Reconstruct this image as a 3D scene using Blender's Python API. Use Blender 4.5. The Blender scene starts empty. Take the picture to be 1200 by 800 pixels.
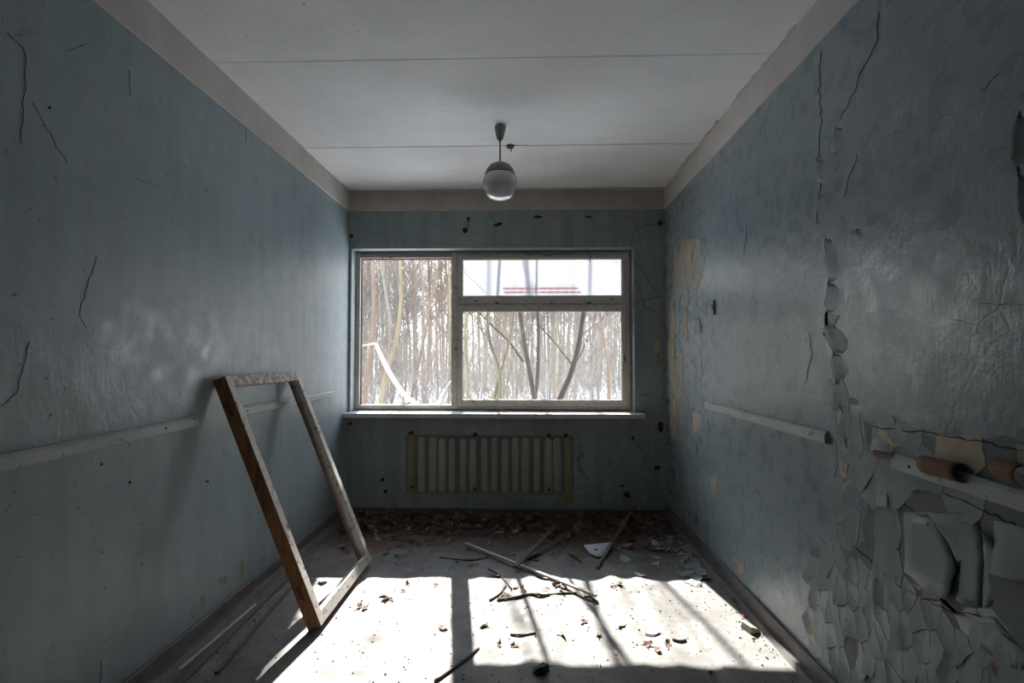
import bpy, bmesh, math, random
from mathutils import Vector, Matrix, noise
random.seed(7)
SC = bpy.context.scene
C = SC.collection
V = Vector
PI = math.pi
# ------------------------------------------------------------------ camera
FPX = 600.0
H = 1.32
YAW = math.atan(17/FPX); PIT = math.atan(19/FPX)
cam_d = bpy.data.cameras.new('camera'); cam_d.lens = 18; cam_d.sensor_width = 36; cam_d.clip_start = .02; cam_d.clip_end = 300
cam = bpy.data.objects.new('camera', cam_d); C.objects.link(cam)
cam.location = (0, 0, H); cam.rotation_euler = (PI/2+PIT, 0, YAW)
SC.camera = cam
# ------------------------------------------------------------------ world, sun, exposure
SKY = 4.0; SUN = 15.5; EXPO = 0.58
w = bpy.data.worlds.new('world'); SC.world = w; w.use_nodes = True
wn = w.node_tree.nodes; wl = w.node_tree.links
bg = wn['Background']; bg.inputs[1].default_value = SKY
tc = wn.new('ShaderNodeTexCoord'); sx = wn.new('ShaderNodeSeparateXYZ'); rp = wn.new('ShaderNodeValToRGB')
wl.new(tc.outputs['Generated'], sx.inputs[0]); wl.new(sx.outputs[2], rp.inputs[0]); wl.new(rp.outputs[0], bg.inputs[0])
rp.color_ramp.elements[0].color = (1.0, .98, .95, 1); rp.color_ramp.elements[1].color = (.60, .74, .95, 1)
sd = V((.149, -1, -.716)).normalized()
sun_d = bpy.data.lights.new('sun', 'SUN'); sun_d.energy = SUN; sun_d.angle = math.radians(.55); sun_d.color = (1, .95, .88)
sun = bpy.data.objects.new('sun', sun_d); C.objects.link(sun); sun.rotation_euler = sd.to_track_quat('-Z', 'Y').to_euler(); sun.location = (-3, 20, 15)
SC.cycles.max_bounces = 14; SC.cycles.diffuse_bounces = 8; SC.cycles.transparent_max_bounces = 16
vs = SC.view_settings; vs.view_transform = 'Standard'; vs.look = 'None'; vs.exposure = EXPO; vs.gamma = 1; vs.use_curve_mapping = False
# ------------------------------------------------------------------ room numbers (metres)
XL, XR, YB, YF, ZB, ZC = -1.545, 1.185, 4.39, -1.7, 2.593, 2.77
WY, WO = 4.50, 4.80                      # window frame front, outer wall face
R3 = cam.rotation_euler.to_matrix()
def ray(px, py, ax, v):
    """point of the plane axis=v that the photograph shows at px,py"""
    d = R3 @ V((px-600, 400-py, -FPX)); o = V((0, 0, H))
    return o + d*((v-o[ax])/d[ax])
def RW(px, py): p = ray(px, py, 0, XR); return (p.y, p.z)
def LW(px, py): p = ray(px, py, 0, XL); return (p.y, p.z)
def BW(px, py): p = ray(px, py, 1, YB); return (p.x, p.z)
def FL(px, py): p = ray(px, py, 2, 0); return (p.x, p.y)
# ------------------------------------------------------------------ materials
class NT:
    def __init__(s, name):
        s.m = bpy.data.materials.new(name); s.m.use_nodes = True; s.t = s.m.node_tree
        s.b = s.t.nodes['Principled BSDF']; s.out = s.t.nodes['Material Output']
    def n(s, typ, ins=None, **props):
        nd = s.t.nodes.new('ShaderNode'+typ)
        for k, v in props.items(): setattr(nd, k, v)
        for k, v in (ins or {}).items():
            if isinstance(v, bpy.types.NodeSocket): s.t.links.new(v, nd.inputs[k])
            else: nd.inputs[k].default_value = v
        return nd
    def pos(s, scale=(1, 1, 1), obj=False):
        src = s.n('TexCoord').outputs['Object'] if obj else s.n('NewGeometry').outputs['Position']
        return s.n('Mapping', {'Vector': src, 'Scale': scale}).outputs[0]
    def noise(s, vec, scale, detail=4, rough=.55, dist=0):
        return s.n('TexNoise', {'Vector': vec, 'Scale': scale, 'Detail': detail, 'Roughness': rough, 'Distortion': dist}).outputs[0]
    def ramp(s, fac, stops):
        r = s.n('ValToRGB', {0: fac}); e = r.color_ramp.elements
        while len(e) < len(stops): e.new(.5)
        for i, (p, c) in enumerate(stops):
            e[i].position = p; e[i].color = tuple(c)+(1,) if hasattr(c, '__len__') else (c, c, c, 1)
        return r.outputs[0]
    def mix(s, fac, a, b, mode='MIX'):
        nd = s.n('Mix', data_type='RGBA', blend_type=mode)
        for i, v in ((0, fac), (6, a), (7, b)):
            if isinstance(v, bpy.types.NodeSocket): s.t.links.new(v, nd.inputs[i])
            else: nd.inputs[i].default_value = v if i == 0 else tuple(v)+(1,)
        return nd.outputs[2]
    def math(s, op, a, b=0.0):
        return s.n('Math', {0: a, 1: b}, operation=op).outputs[0]
    def bump(s, h, strength=.3, dist=.01, prev=None):
        ins = {'Height': h, 'Strength': strength, 'Distance': dist}
        if prev: ins['Normal'] = prev
        return s.n('Bump', ins).outputs[0]
    def done(s, col, rough=.7, normal=None, **kw):
        for k, v in (('Base Color', col), ('Roughness', rough), ('Normal', normal)):
            if v is None: continue
            if isinstance(v, bpy.types.NodeSocket): s.t.links.new(v, s.b.inputs[k])
            else: s.b.inputs[k].default_value = tuple(v)+(1,) if hasattr(v, '__len__') else v
        for k, v in kw.items(): s.b.inputs[k].default_value = v
        return s.m

def paint_wall(name, a, b, crack=.35, rough=.42, peel=.0, grime=.5, cream=(.33, .27, .19)):
    t = NT(name); p = t.pos()
    big = t.ramp(t.noise(p, 1.3, 5, .6), [(.3, 0.0), (.7, 1.0)])
    col = t.mix(big, a, b)
    drip = t.ramp(t.noise(t.pos((5, 5, .5)), 2.2, 5, .6), [(.42, 1.0), (.75, .62)])
    col = t.mix(grime, col, t.mix(1, col, drip, 'MULTIPLY'))
    scuff = t.ramp(t.noise(t.pos((1, 1, 1.8)), 6, 8, .72, .6), [(.25, .78), (.62, 1.0)])
    col = t.mix(grime, col, t.mix(1, col, scuff, 'MULTIPLY'))
    speck = t.ramp(t.noise(p, 38, 4, .65), [(.305, .2), (.335, 1.0)])
    col = t.mix(.8, col, t.mix(1, col, speck, 'MULTIPLY'))
    vd = t.n('MixRGB', {'Fac': .12, 'Color1': p, 'Color2': t.n('TexNoise', {'Vector': p, 'Scale': 3.0, 'Detail': 5}).outputs['Color']}).outputs[0]
    e = t.n('TexVoronoi', {'Vector': vd, 'Scale': 2.3}, feature='DISTANCE_TO_EDGE').outputs[0]
    mask = t.ramp(t.noise(p, 1.7, 2), [(.47, 0.0), (.56, 1.0)])
    ck = t.math('MULTIPLY', t.ramp(e, [(.003, 1.0), (.011, 0.0)]), mask)
    col = t.mix(t.math('MULTIPLY', ck, crack), col, (.03, .03, .028))
    if peel:
        pl = t.ramp(t.noise(p, 9, 7, .7, .4), [(.70-peel*.1, 0.0), (.705-peel*.1, 1.0)])
        col = t.mix(pl, col, t.mix(t.noise(p, 30), cream, (.18, .15, .11)))
    hgt = t.math('ADD', t.noise(p, 7, 6, .6), t.math('MULTIPLY', t.noise(t.pos((1, 1, .25)), 70, 3), .16))
    nm = t.bump(hgt, .32, .018)
    nm = t.bump(t.math('MULTIPLY', ck, -1.0), .15, .002, nm)
    nm = t.bump(speck, .4, .002, nm)
    return t.done(col, t.ramp(t.noise(p, 12, 4), [(.3, rough-.08), (.7, rough+.15)]), nm)
M = {}
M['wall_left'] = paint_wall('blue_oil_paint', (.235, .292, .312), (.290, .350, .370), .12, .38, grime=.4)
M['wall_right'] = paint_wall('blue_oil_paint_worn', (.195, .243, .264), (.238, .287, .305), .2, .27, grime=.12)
M['wall_back'] = paint_wall('blue_green_oil_paint', (.245, .295, .298), (.295, .345, .348), .55, .5, grime=.7)
M['flake'] = paint_wall('flaked_paint', (.195, .240, .258), (.238, .284, .300), 0, .45, grime=.5)
M['wall_front'] = paint_wall('shaded_paint', (.06, .075, .075), (.09, .105, .105), 0, .6)  # unseen wall coloured dark to deepen the light falloff into the room
def simple(name, a, b, scale=12, rough=.8, bump=.3, bd=.004, stretch=(1, 1, 1), obj=False, **kw):
    t = NT(name); p = t.pos(stretch, obj); n = t.noise(p, scale, 6, .65)
    return t.done(t.mix(t.ramp(n, [(.3, 0.0), (.7, 1.0)]), a, b), rough, t.bump(t.noise(p, scale*3, 5, .6), bump, bd), **kw)
M['cream'] = simple('old_cream_plaster', (.38, .32, .25), (.24, .21, .165), 25, .9)
M['cream_pale'] = simple('pale_plaster', (.50, .44, .35), (.36, .31, .24), 30, .9)
M['rust_back'] = simple('brown_paint_back', (.22, .12, .075), (.13, .08, .06), 18, .8)
M['under'] = simple('flake_gap_shade', (.10, .115, .118), (.15, .165, .165), 16, .7)  # darkened wall paint that draws the shadow lines between flakes
M['dark_gap'] = simple('dark_plaster', (.03, .028, .025), (.015, .014, .013), 20, .95)
M['teal'] = simple('old_teal_paint', (.045, .075, .070), (.065, .10, .095), 9, .5)
M['green_chip'] = simple('green_chip', (.02, .16, .12), (.03, .2, .15), 9, .5)
# ceiling
t = NT('whitewash'); p = t.pos()
c1 = t.mix(t.ramp(t.noise(p, 1.1, 6, .6, .3), [(.3, 0.0), (.7, 1.0)]), (.66, .655, .65), (.80, .80, .80))
c1 = t.mix(.25, c1, t.mix(1, c1, t.ramp(t.noise(t.pos((1, 3, 1)), 2.0, 6, .7), [(.3, .72), (.6, 1.0)]), 'MULTIPLY'))
c1 = t.mix(1, c1, t.ramp(t.noise(p, 40, 4, .65), [(.285, .35), (.315, 1.0)]), 'MULTIPLY')
M['ceiling'] = t.done(c1, .9, t.bump(t.noise(p, 18, 6), .3, .006))
M['band'] = simple('dusty_concrete', (.46, .425, .39), (.56, .525, .49), 6, .9, .4, .006)
M['band_back'] = simple('damp_concrete', (.40, .36, .31), (.50, .455, .405), 7, .9, .4, .006)
M['seam'] = simple('seam_shadow', (.09, .085, .08), (.05, .05, .05), 10, .95)
# floor
t = NT('dusty_linoleum'); p = t.pos()
c1 = t.mix(t.ramp(t.noise(p, 2.2, 6, .65, .5), [(.32, 0.0), (.68, 1.0)]), (.120, .112, .105), (.225, .214, .203))
c1 = t.mix(t.ramp(t.noise(p, 9, 7, .7), [(.52, 0.0), (.70, .7)]), c1, (.30, .285, .265))
c1 = t.mix(t.ramp(t.noise(p, 34, 4, .7), [(.30, .75), (.36, 0.0)]), c1, (.05, .042, .036))
# rust-red stained area beside the frame, damp dark soil by the window wall
def spot(cx, cy, r, soft):
    d = t.n('VectorMath', {0: t.n('VectorMath', {0: p, 1: (1, 1, 0)}, operation='MULTIPLY').outputs[0], 1: (cx, cy, 0)}, operation='DISTANCE').outputs['Value']
    d = t.math('ADD', d, t.math('MULTIPLY', t.noise(p, 6, 5, .7), .5))
    return t.ramp(d, [(r+.1, 1.0), (r+.1+soft, 0.0)])
c1 = t.mix(t.math('MULTIPLY', spot(-1.12, 3.72, .32, .16), .75), c1, (.17, .055, .025))
c1 = t.mix(t.math('MULTIPLY', spot(-.72, 3.85, .22, .12), .6), c1, (.13, .06, .035))
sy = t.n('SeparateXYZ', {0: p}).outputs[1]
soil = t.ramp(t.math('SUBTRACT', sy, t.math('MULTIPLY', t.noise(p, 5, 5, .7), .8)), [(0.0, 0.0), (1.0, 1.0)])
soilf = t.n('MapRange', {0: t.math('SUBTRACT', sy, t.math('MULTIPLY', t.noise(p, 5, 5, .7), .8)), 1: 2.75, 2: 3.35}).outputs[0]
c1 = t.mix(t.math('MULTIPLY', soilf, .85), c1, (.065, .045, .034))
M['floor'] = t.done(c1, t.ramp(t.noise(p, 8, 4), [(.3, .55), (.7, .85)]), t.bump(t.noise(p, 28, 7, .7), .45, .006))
M['baseboard'] = simple('brown_baseboard', (.060, .042, .036), (.11, .085, .075), 8, .6, .5)
M['baseboard_grey'] = simple('dusty_baseboard', (.085, .075, .072), (.15, .138, .13), 8, .65, .5)
# painted wood (windows)
def chipped(name, paint, paint2, wood, thr=.36, stretch=(1, 1, 1)):
    t = NT(name); p = t.pos(stretch)
    ch = t.ramp(t.noise(p, 26, 7, .72, .4), [(thr, 1.0), (thr+.03, 0.0)])
    pc = t.mix(t.ramp(t.noise(p, 5, 5), [(.3, 0.0), (.7, 1.0)]), paint, paint2)
    pc = t.mix(t.ramp(t.noise(p, 60, 3), [(.27, .8), (.33, 0.0)]), pc, (.06, .05, .045))
    col = t.mix(ch, pc, wood)
    return t.done(col, .6, t.bump(t.math('SUBTRACT', t.noise(p, 40, 5), ch), .5, .002))
M['win_paint'] = chipped('window_paint', (.58, .55, .50), (.44, .41, .365), (.13, .10, .08), .37)
M['win_pink'] = chipped('window_paint_pinkish', (.42, .30, .26), (.34, .27, .23), (.14, .08, .06), .40)
M['win_dark'] = simple('weathered_dark_wood', (.06, .045, .04), (.03, .022, .02), 14, .8)
M['sill_paint'] = chipped('sill_paint', (.62, .60, .57), (.50, .48, .45), (.2, .17, .14), .36)
M['sash_paint'] = chipped('sash_paint', (.56, .54, .50), (.44, .42, .39), (.20, .13, .09), .40)
M['sash_paint_top'] = chipped('sash_paint_flaky', (.50, .47, .43), (.36, .33, .29), (.22, .14, .095), .47)
M['rail_paint'] = chipped('rail_paint', (.40, .43, .43), (.33, .36, .365), (.12, .11, .10), .36)
t = NT('bare_pine'); p = t.pos((12, 12, 1.1))
g = t.noise(p, 3.2, 7, .7, 1.2)
c1 = t.ramp(g, [(.28, (.085, .035, .014)), (.5, (.235, .105, .040)), (.72, (.36, .18, .075))])
c1 = t.mix(t.ramp(t.noise(t.pos((4, 4, 1)), 5, 4), [(.30, .85), (.40, 0.0)]), c1, (.03, .018, .012))
M['pine'] = t.done(c1, .65, t.bump(g, .5, .003))
M['batten'] = simple('weathered_batten', (.56, .54, .51), (.38, .36, .34), 30, .85, .4, .002)
M['stick'] = simple('dark_stick', (.10, .075, .06), (.17, .135, .11), 30, .85, .4, .002)
M['iron'] = simple('dark_iron', (.03, .028, .027), (.06, .05, .045), 40, .6, **{'Metallic': .6})
M['rust'] = simple('rusted_iron', (.14, .055, .03), (.07, .035, .025), 40, .85)
M['ghost'] = simple('bare_rib_paint', (.40, .385, .32), (.27, .275, .235), 14, .8, .5, .004, (1, 1, .5))
M['ghost_gap'] = simple('bluegreen_gap_paint', (.085, .125, .125), (.15, .175, .15), 12, .7, .4, .004, (1, 1, .4))
M['ghost_yellow'] = simple('yellowed_paint', (.30, .285, .15), (.20, .19, .12), 18, .8, .5)
M['lamp_metal'] = simple('aged_lamp_enamel', (.22, .22, .205), (.15, .15, .135), 30, .5, .2, .001)
M['lamp_base'] = simple('aged_canopy', (.33, .33, .31), (.2, .2, .17), 40, .6, .2, .001)
t = NT('opal_glass'); p = t.pos()
M['opal'] = t.done(t.mix(t.noise(p, 20), (.62, .64, .64), (.5, .52, .52)), .16, None, **{'Transmission Weight': .0, 'Subsurface Weight': .35, 'Subsurface Radius': (.05, .05, .05), 'Coat Weight': .5})
# clear pane, let sunlight pass
def pane(name, tint, haze):
    t = NT(name); t.t.nodes.remove(t.b)
    tr = t.n('BsdfTransparent', {'Color': tint+(1,)}).outputs[0]; gl = t.n('BsdfGlossy', {'Roughness': .02}).outputs[0]
    fr = t.n('Fresnel', {'IOR': 1.25}).outputs[0]
    s = t.n('MixShader', {0: fr, 1: tr, 2: gl}).outputs[0]
    df = t.n('BsdfTranslucent', {'Color': (.9, .9, .9, 1)}).outputs[0]
    hz = t.ramp(t.noise(t.pos(), 7, 7, .75, .8), [(.35, haze*.3), (.75, haze)])
    s = t.n('MixShader', {0: hz, 1: s, 2: df}).outputs[0]
    t.t.links.new(s, t.out.inputs[0]); return t.m
M['glass'] = pane('dusty_window_glass', (.97, .98, .98), .006)
t = NT('clouded_plastic_film'); t.t.nodes.remove(t.b)
tr = t.n('BsdfTransparent', {'Color': (.95, .97, 1, 1)}).outputs[0]; df = t.n('BsdfTranslucent', {'Color': (.235, .24, .25, 1)}).outputs[0]
hz = t.ramp(t.noise(t.pos((1, 1, .4)), 4, 6, .6), [(.35, .72), (.7, .86)])
s = t.n('MixShader', {0: hz, 1: tr, 2: df}).outputs[0]; t.t.links.new(s, t.out.inputs[0]); M['film'] = t.m
t = NT('faded_barrier_tape'); p = t.pos()
c1 = t.mix(t.ramp(t.noise(p, 5, 2), [(.57, 0.0), (.62, .45)]), (.86, .80, .79), (.75, .30, .28))
M['tape'] = t.done(c1, .5, None, **{'Subsurface Weight': .2})
t = NT('red_white_tape'); p = t.pos()
st = t.n('TexWave', {'Vector': p, 'Scale': 4.7, 'Phase Offset': 1.3}, wave_type='BANDS', bands_direction='X').outputs[0]
cc = t.mix(t.ramp(st, [(.45, 0.0), (.55, 1.0)]), (.95, .88, .85), (.95, .10, .06)); t.t.nodes.remove(t.b)
s_ = t.n('MixShader', {0: .35, 1: t.n('BsdfTransparent', {'Color': cc}).outputs[0], 2: t.n('BsdfDiffuse', {'Color': cc}).outputs[0]}).outputs[0]; t.t.links.new(s_, t.out.inputs[0]); M['tape_red'] = t.m
M['leaf'] = simple('dry_leaf', (.20, .105, .075), (.11, .058, .043), 20, .8, .3, .002)
M['leaf2'] = simple('pale_dry_leaf', (.36, .25, .18), (.22, .14, .10), 20, .8, .3, .002)
M['leaf3'] = simple('dark_rotten_leaf', (.065, .038, .030), (.035, .024, .02), 20, .8, .3, .002)
M['chip'] = simple('blue_paint_chip', (.24, .29, .29), (.33, .36, .34), 10, .6)
M['chip2'] = simple('grey_plaster_chip', (.30, .28, .25), (.2, .185, .165), 14, .9)
M['paper'] = simple('damp_white_sheet', (.60, .63, .70), (.50, .54, .62), 6, .7)
M['brick'] = simple('red_chip', (.45, .07, .03), (.3, .06, .03), 20, .8)
M['stone'] = simple('dark_clod', (.06, .05, .043), (.10, .085, .075), 30, .9)
M['snow'] = simple('snow', (.80, .83, .88), (.88, .90, .93), 3, .8, .6, .05)
M['facade'] = simple('outer_brick_wall', (.5, .48, .45), (.4, .38, .36), 5, .9)
M['plastic'] = simple('grey_bakelite', (.20, .22, .22), (.28, .30, .29), 30, .5)
def bark(name, a, b, sc=9):
    return simple(name, a, b, sc, .85, .6, .01, (1, 1, .25))
M['bark_dark'] = bark('dark_bark', (.020, .012, .010), (.042, .026, .021))
M['bark_grey'] = bark('grey_bark', (.10, .088, .075), (.16, .14, .12))
M['bark_tan'] = bark('tan_bark', (.16, .12, .085), (.10, .08, .06))
M['bark_yellow'] = bark('yellow_lichen_bark', (.17, .145, .08), (.095, .078, .055))
M['bark_orange'] = bark('orange_bark', (.15, .10, .07), (.09, .068, .052))
M['twig'] = bark('pale_twigs', (.22, .19, .155), (.12, .105, .085))
M['twig_light'] = bark('light_twigs', (.21, .18, .15), (.13, .11, .09))
M['twig_grey'] = bark('grey_twigs', (.12, .115, .105), (.08, .077, .07))
M['twig_red'] = bark('reddish_twigs', (.18, .125, .09), (.12, .09, .065))
# ------------------------------------------------------------------ mesh helpers
class MB:
    def __init__(s): s.v = []; s.f = []; s.mi = []
    def add(s, vs, fs, mi=0):
        k = len(s.v); s.v += [tuple(q) for q in vs]; s.f += [tuple(i+k for i in f) for f in fs]
        s.mi += (mi if isinstance(mi, list) else [mi]*len(fs)); return s
    def box(s, a, b, mi=0):
        (x0, y0, z0), (x1, y1, z1) = a, b
        vs = [(x, y, z) for z in (z0, z1) for y in (y0, y1) for x in (x0, x1)]
        return s.add(vs, [(0, 2, 3, 1), (4, 5, 7, 6), (0, 1, 5, 4), (2, 6, 7, 3), (0, 4, 6, 2), (1, 3, 7, 5)], mi)
    def obox(s, o, u, v, w_, mi=0):
        o, u, v, w_ = V(o), V(u), V(v), V(w_)
        vs = [o+u*i+v*j+w_*k for k in (0, 1) for j in (0, 1) for i in (0, 1)]
        fs = [(0, 2, 3, 1), (4, 5, 7, 6), (0, 1, 5, 4), (2, 6, 7, 3), (0, 4, 6, 2), (1, 3, 7, 5)]
        return s.add(vs, fs, mi)
    def bar(s, a, b, w_, h, up=(0, 0, 1), mi=0):
        a, b = V(a), V(b); d = (b-a).normalized(); sd_ = d.cross(V(up)).normalized(); u = sd_.cross(d)
        return s.obox(a-sd_*w_/2-u*h/2, b-a, sd_*w_, u*h, mi)
    def prism(s, prof, o, U, W, L, mi=0):
        """profile points (u,w) extruded along L"""
        o, U, W, L = V(o), V(U), V(W), V(L); n = len(prof)
        a = [o+U*p[0]+W*p[1] for p in prof]
        fs = [tuple(range(n-1, -1, -1)), tuple(range(n, 2*n))]+[(i, (i+1) % n, n+(i+1) % n, n+i) for i in range(n)]
        m = [mi if not isinstance(mi, list) else mi[0]]*2+([mi]*n if not isinstance(mi, list) else mi)
        return s.add(a+[q+L for q in a], fs, m)
    def tube(s, pts, rad, n=6, mi=0, cap=True):
        pts = [V(q) for q in pts]; k = len(pts); rad = rad if hasattr(rad, '__len__') else [rad]*k
        ring = []
        for i, q in enumerate(pts):
            d = (pts[min(i+1, k-1)]-pts[max(i-1, 0)]).normalized()
            a = d.cross(V((.31, .2, .93)) if abs(d.z) < .9 else V((1, .1, 0))).normalized(); b = d.cross(a)
            ring += [q+(a*math.cos(2*PI*j/n)+b*math.sin(2*PI*j/n))*rad[i] for j in range(n)]
        fs = [(i*n+j, i*n+(j+1) % n, (i+1)*n+(j+1) % n, (i+1)*n+j) for i in range(k-1) for j in range(n)]
        if cap: fs += [tuple(range(n-1, -1, -1)), tuple(range((k-1)*n, k*n))]
        return s.add(ring, fs, mi)
    def lathe(s, prof, c=(0, 0, 0), n=32, mi=0):
        c = V(c); vs = []; fs = []
        for r, z in prof: vs += [c+V((r*math.cos(2*PI*j/n), r*math.sin(2*PI*j/n), z)) for j in range(n)]
        for i in range(len(prof)-1): fs += [(i*n+j, i*n+(j+1) % n, (i+1)*n+(j+1) % n, (i+1)*n+j) for j in range(n)]
        return s.add(vs, fs, mi)
    def mesh(s, name, mats, smooth=False):
        me = bpy.data.meshes.new(name); me.from_pydata(s.v, [], s.f)
        for m in (mats if isinstance(mats, (list, tuple)) else [mats]): me.materials.append(m)
        me.polygons.foreach_set('material_index', s.mi)
        if smooth: me.polygons.foreach_set('use_smooth', [True]*len(me.polygons))
        me.validate(); me.update(); return me
    def obj(s, name, mats, parent=None, smooth=False, bevel=0, **kw):
        bm = bmesh.new(); me = s.mesh(name, mats, smooth); bm.from_mesh(me); bmesh.ops.recalc_face_normals(bm, faces=bm.faces); bm.to_mesh(me); bm.free()
        return link(name, me, parent, bevel, **kw)
def link(name, me, parent=None, bevel=0, label=None, cat=None, group=None, kind=None):
    o = bpy.data.objects.new(name, me); C.objects.link(o)
    if parent:
        o.parent = parent
        o.matrix_parent_inverse = parent.matrix_basis.inverted()
    if bevel:
        b = o.modifiers.new('b', 'BEVEL'); b.width = bevel; b.segments = 1; b.limit_method = 'ANGLE'
    for k, v in (('label', label), ('category', cat), ('group', group), ('kind', kind)):
        if v: o[k] = v
    return o
def empty(name, loc=(0, 0, 0), **kw):
    o = link(name, None, **kw); o.location = loc; o.empty_display_size = .05
    return o
def solid(o, th=.0015, mo=0, off=-1):
    m = o.modifiers.new('s', 'SOLIDIFY'); m.thickness = th; m.offset = off; m.material_offset = mo; m.material_offset_rim = mo
def rr(a, b): return random.uniform(a, b)
# ------------------------------------------------------------------ floor
def fh(x, y):
    """ripples of the lifted linoleum"""
    if x < -.95: k = max(0, 1-(-.95-x)/.12)
    else: k = 1
    k *= min(1, max(0, (XR-.12-x)/.2))
    u = x-(y-3.0)*(.12*x)                       # folds run roughly towards the window
    n1 = noise.noise(V((u*5.5, y*.8, 3.1))); n2 = noise.noise(V((u*11, y*1.1, 7.7)))
    h = .010*max(0, n1+.12)*1.6+.005*abs(n2)
    r = 0
    for c, a, wd in ((.02, .012, .045), (.145, .010, .04), (.50, .016, .05), (.66, .016, .055), (-.28, .007, .04), (-.62, .005, .06), (.9, .006, .05)):
        r += a*math.exp(-((x-(c+.02*(y-3)))/wd)**2)
    ff = math.exp(-((y-3.0)/.9)**2)
    return k*(h*.8+r*ff)
def fz(x, y): return fh(x, y)
b = MB(); nx, ny = 150, 250
gx = [XL-.1+(XR-XL+.2)*i/nx for i in range(nx+1)]; gy = [YF-.1+(YB-YF+.2)*j/ny for j in range(ny+1)]
b.v = [(x, y, fh(x, y)) for y in gy for x in gx]
b.f = [(j*(nx+1)+i, j*(nx+1)+i+1, (j+1)*(nx+1)+i+1, (j+1)*(nx+1)+i) for j in range(ny) for i in range(nx)]; b.mi = [0]*len(b.f)
floor = link('floor', b.mesh('floor', M['floor'], True), kind='structure')
MB().box((XL-.1, YF-.1, -.2), (XR+.1, YB+.1, -.02)).obj('subfloor', M['dark_gap'], floor)
# ------------------------------------------------------------------ walls
T = .25
OX0, OX1, OZ0, OZ1 = -1.520, BW(743.5, 400)[0], .80, BW(600, 290.5)[1]
wall_left = MB().box((XL-T, YF-T, -.2), (XL, WY+.06, ZB)).box((XL-T, WY+.06, -.2), (XL-.16, WO, ZB)).obj('wall_left', M['wall_left'], kind='structure')
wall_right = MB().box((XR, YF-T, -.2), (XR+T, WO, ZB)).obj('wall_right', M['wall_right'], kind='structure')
b = MB(); WM = WY+.06; b.box((XL, YB, -.2), (OX0, WM, ZB)); b.box((OX1, YB, -.2), (XR, WO, ZB)); b.box((OX0, YB, -.2), (OX1, WM, OZ0)); b.box((OX0, YB, OZ1), (OX1, WM, ZB))
b.box((XL-.16, WM, -.2), (OX1, WO, OZ0-.06)); b.box((XL-.16, WM, OZ1+.06), (OX1, WO, ZB))
wall_back = b.obj('wall_back', M['wall_back'], kind='structure')
DX0, DX1 = -.75, .15
b = MB(); b.box((XL, YF-T, -.2), (DX0, YF, ZB)); b.box((DX1, YF-T, -.2), (XR, YF, ZB)); b.box((DX0, YF-T, 2.05), (DX1, YF, ZB))
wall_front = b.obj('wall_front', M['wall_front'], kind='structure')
door = MB().box((DX0, YF-.12, 0), (DX1, YF-.07, 2.05)).obj('door_1', M['baseboard'], kind='structure')
MB().tube([(DX1-.08, YF-.07, 1), (DX1-.08, YF-.02, 1), (DX1-.2, YF-.02, 1)], .009, 8).obj('door_handle', M['iron'], door)
# house outside around the room
b = MB(); b.box((-7, WO-.02, -.6), (XL-.16, WO, 3.4)); b.box((XR+.02, WO-.02, -.6), (7, WO, 3.4)); b.box((XL-.02, WO-.02, ZB), (XR+.02, WO, 3.4)); b.box((XL-.02, WO-.02, -.6), (XR+.02, WO, -.2))
b.obj('wall_outside', M['facade'], kind='structure')
# concrete bands under the ceiling
tr = empty('trim_1', kind='structure')
yj = ray(355, 185, 0, XL).y
for a0, a1 in ((YF-T, yj-.003), (yj+.003, YB)):
    MB().box((XL-T, a0, ZB), (XL+.006, a1, ZC+.02)).obj('band_segment', M['band'], tr, bevel=.004)
tr = MB().box((XR-.006, YF-T, ZB), (XR+T, YB, ZC+.02)).obj('trim_2', M['band'], kind='structure', bevel=.004)
tr = MB().box((XL-T, YB-.006, ZB), (XR+T, WO, ZC+.02)).obj('trim_3', M['band_back'], kind='structure', bevel=.004)
MB().box((XL+.006, YB-.035, ZC-.012), (XR-.006, YB-.006, ZC)).obj('band_lip', M['band_back'], tr, bevel=.004)
MB().box((XL-T, YF-T, ZB), (XR+T, YF, ZC+.02)).obj('trim_4', M['band'], kind='structure')
# ceiling slabs
ceil = empty('ceiling', kind='structure')
ys = [YF-.2, -.2, 1.15, ray(600, 68, 2, ZC).y, ray(500, 172, 2, ZC).y, YB]
for i in range(5):
    MB().box((XL-.02, ys[i]+.002, ZC+(.002 if i % 2 else 0)), (XR+.02, ys[i+1]-.002, ZC+.16)).obj('ceiling_slab', M['ceiling'], ceil, bevel=.003)
MB().box((XL-.3, YF-.3, ZC+.1), (XR+.3, WO, ZC+.3)).obj('slab_bed', M['seam'], ceil)
# ragged crack of fallen plaster where the right band meets the ceiling
b = MB(); y = 1.9
pts = []
while y < 4.0:
    pts.append((y, rr(.004, .022))); y += rr(.02, .06)
for (ya, ra), (yb_, rb) in zip(pts, pts[1:]):
    if noise.noise(V((ya*2.2, 0, 0))) > -.12:
        b.tube([(XR-.006-ra*.5, ya, ZC), (XR-.006-rb*.5, yb_, ZC)], [ra*.5, rb*.5], 5)
b.obj('loose_plaster_edge', M['band'], wall_right, kind='stuff')
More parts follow.
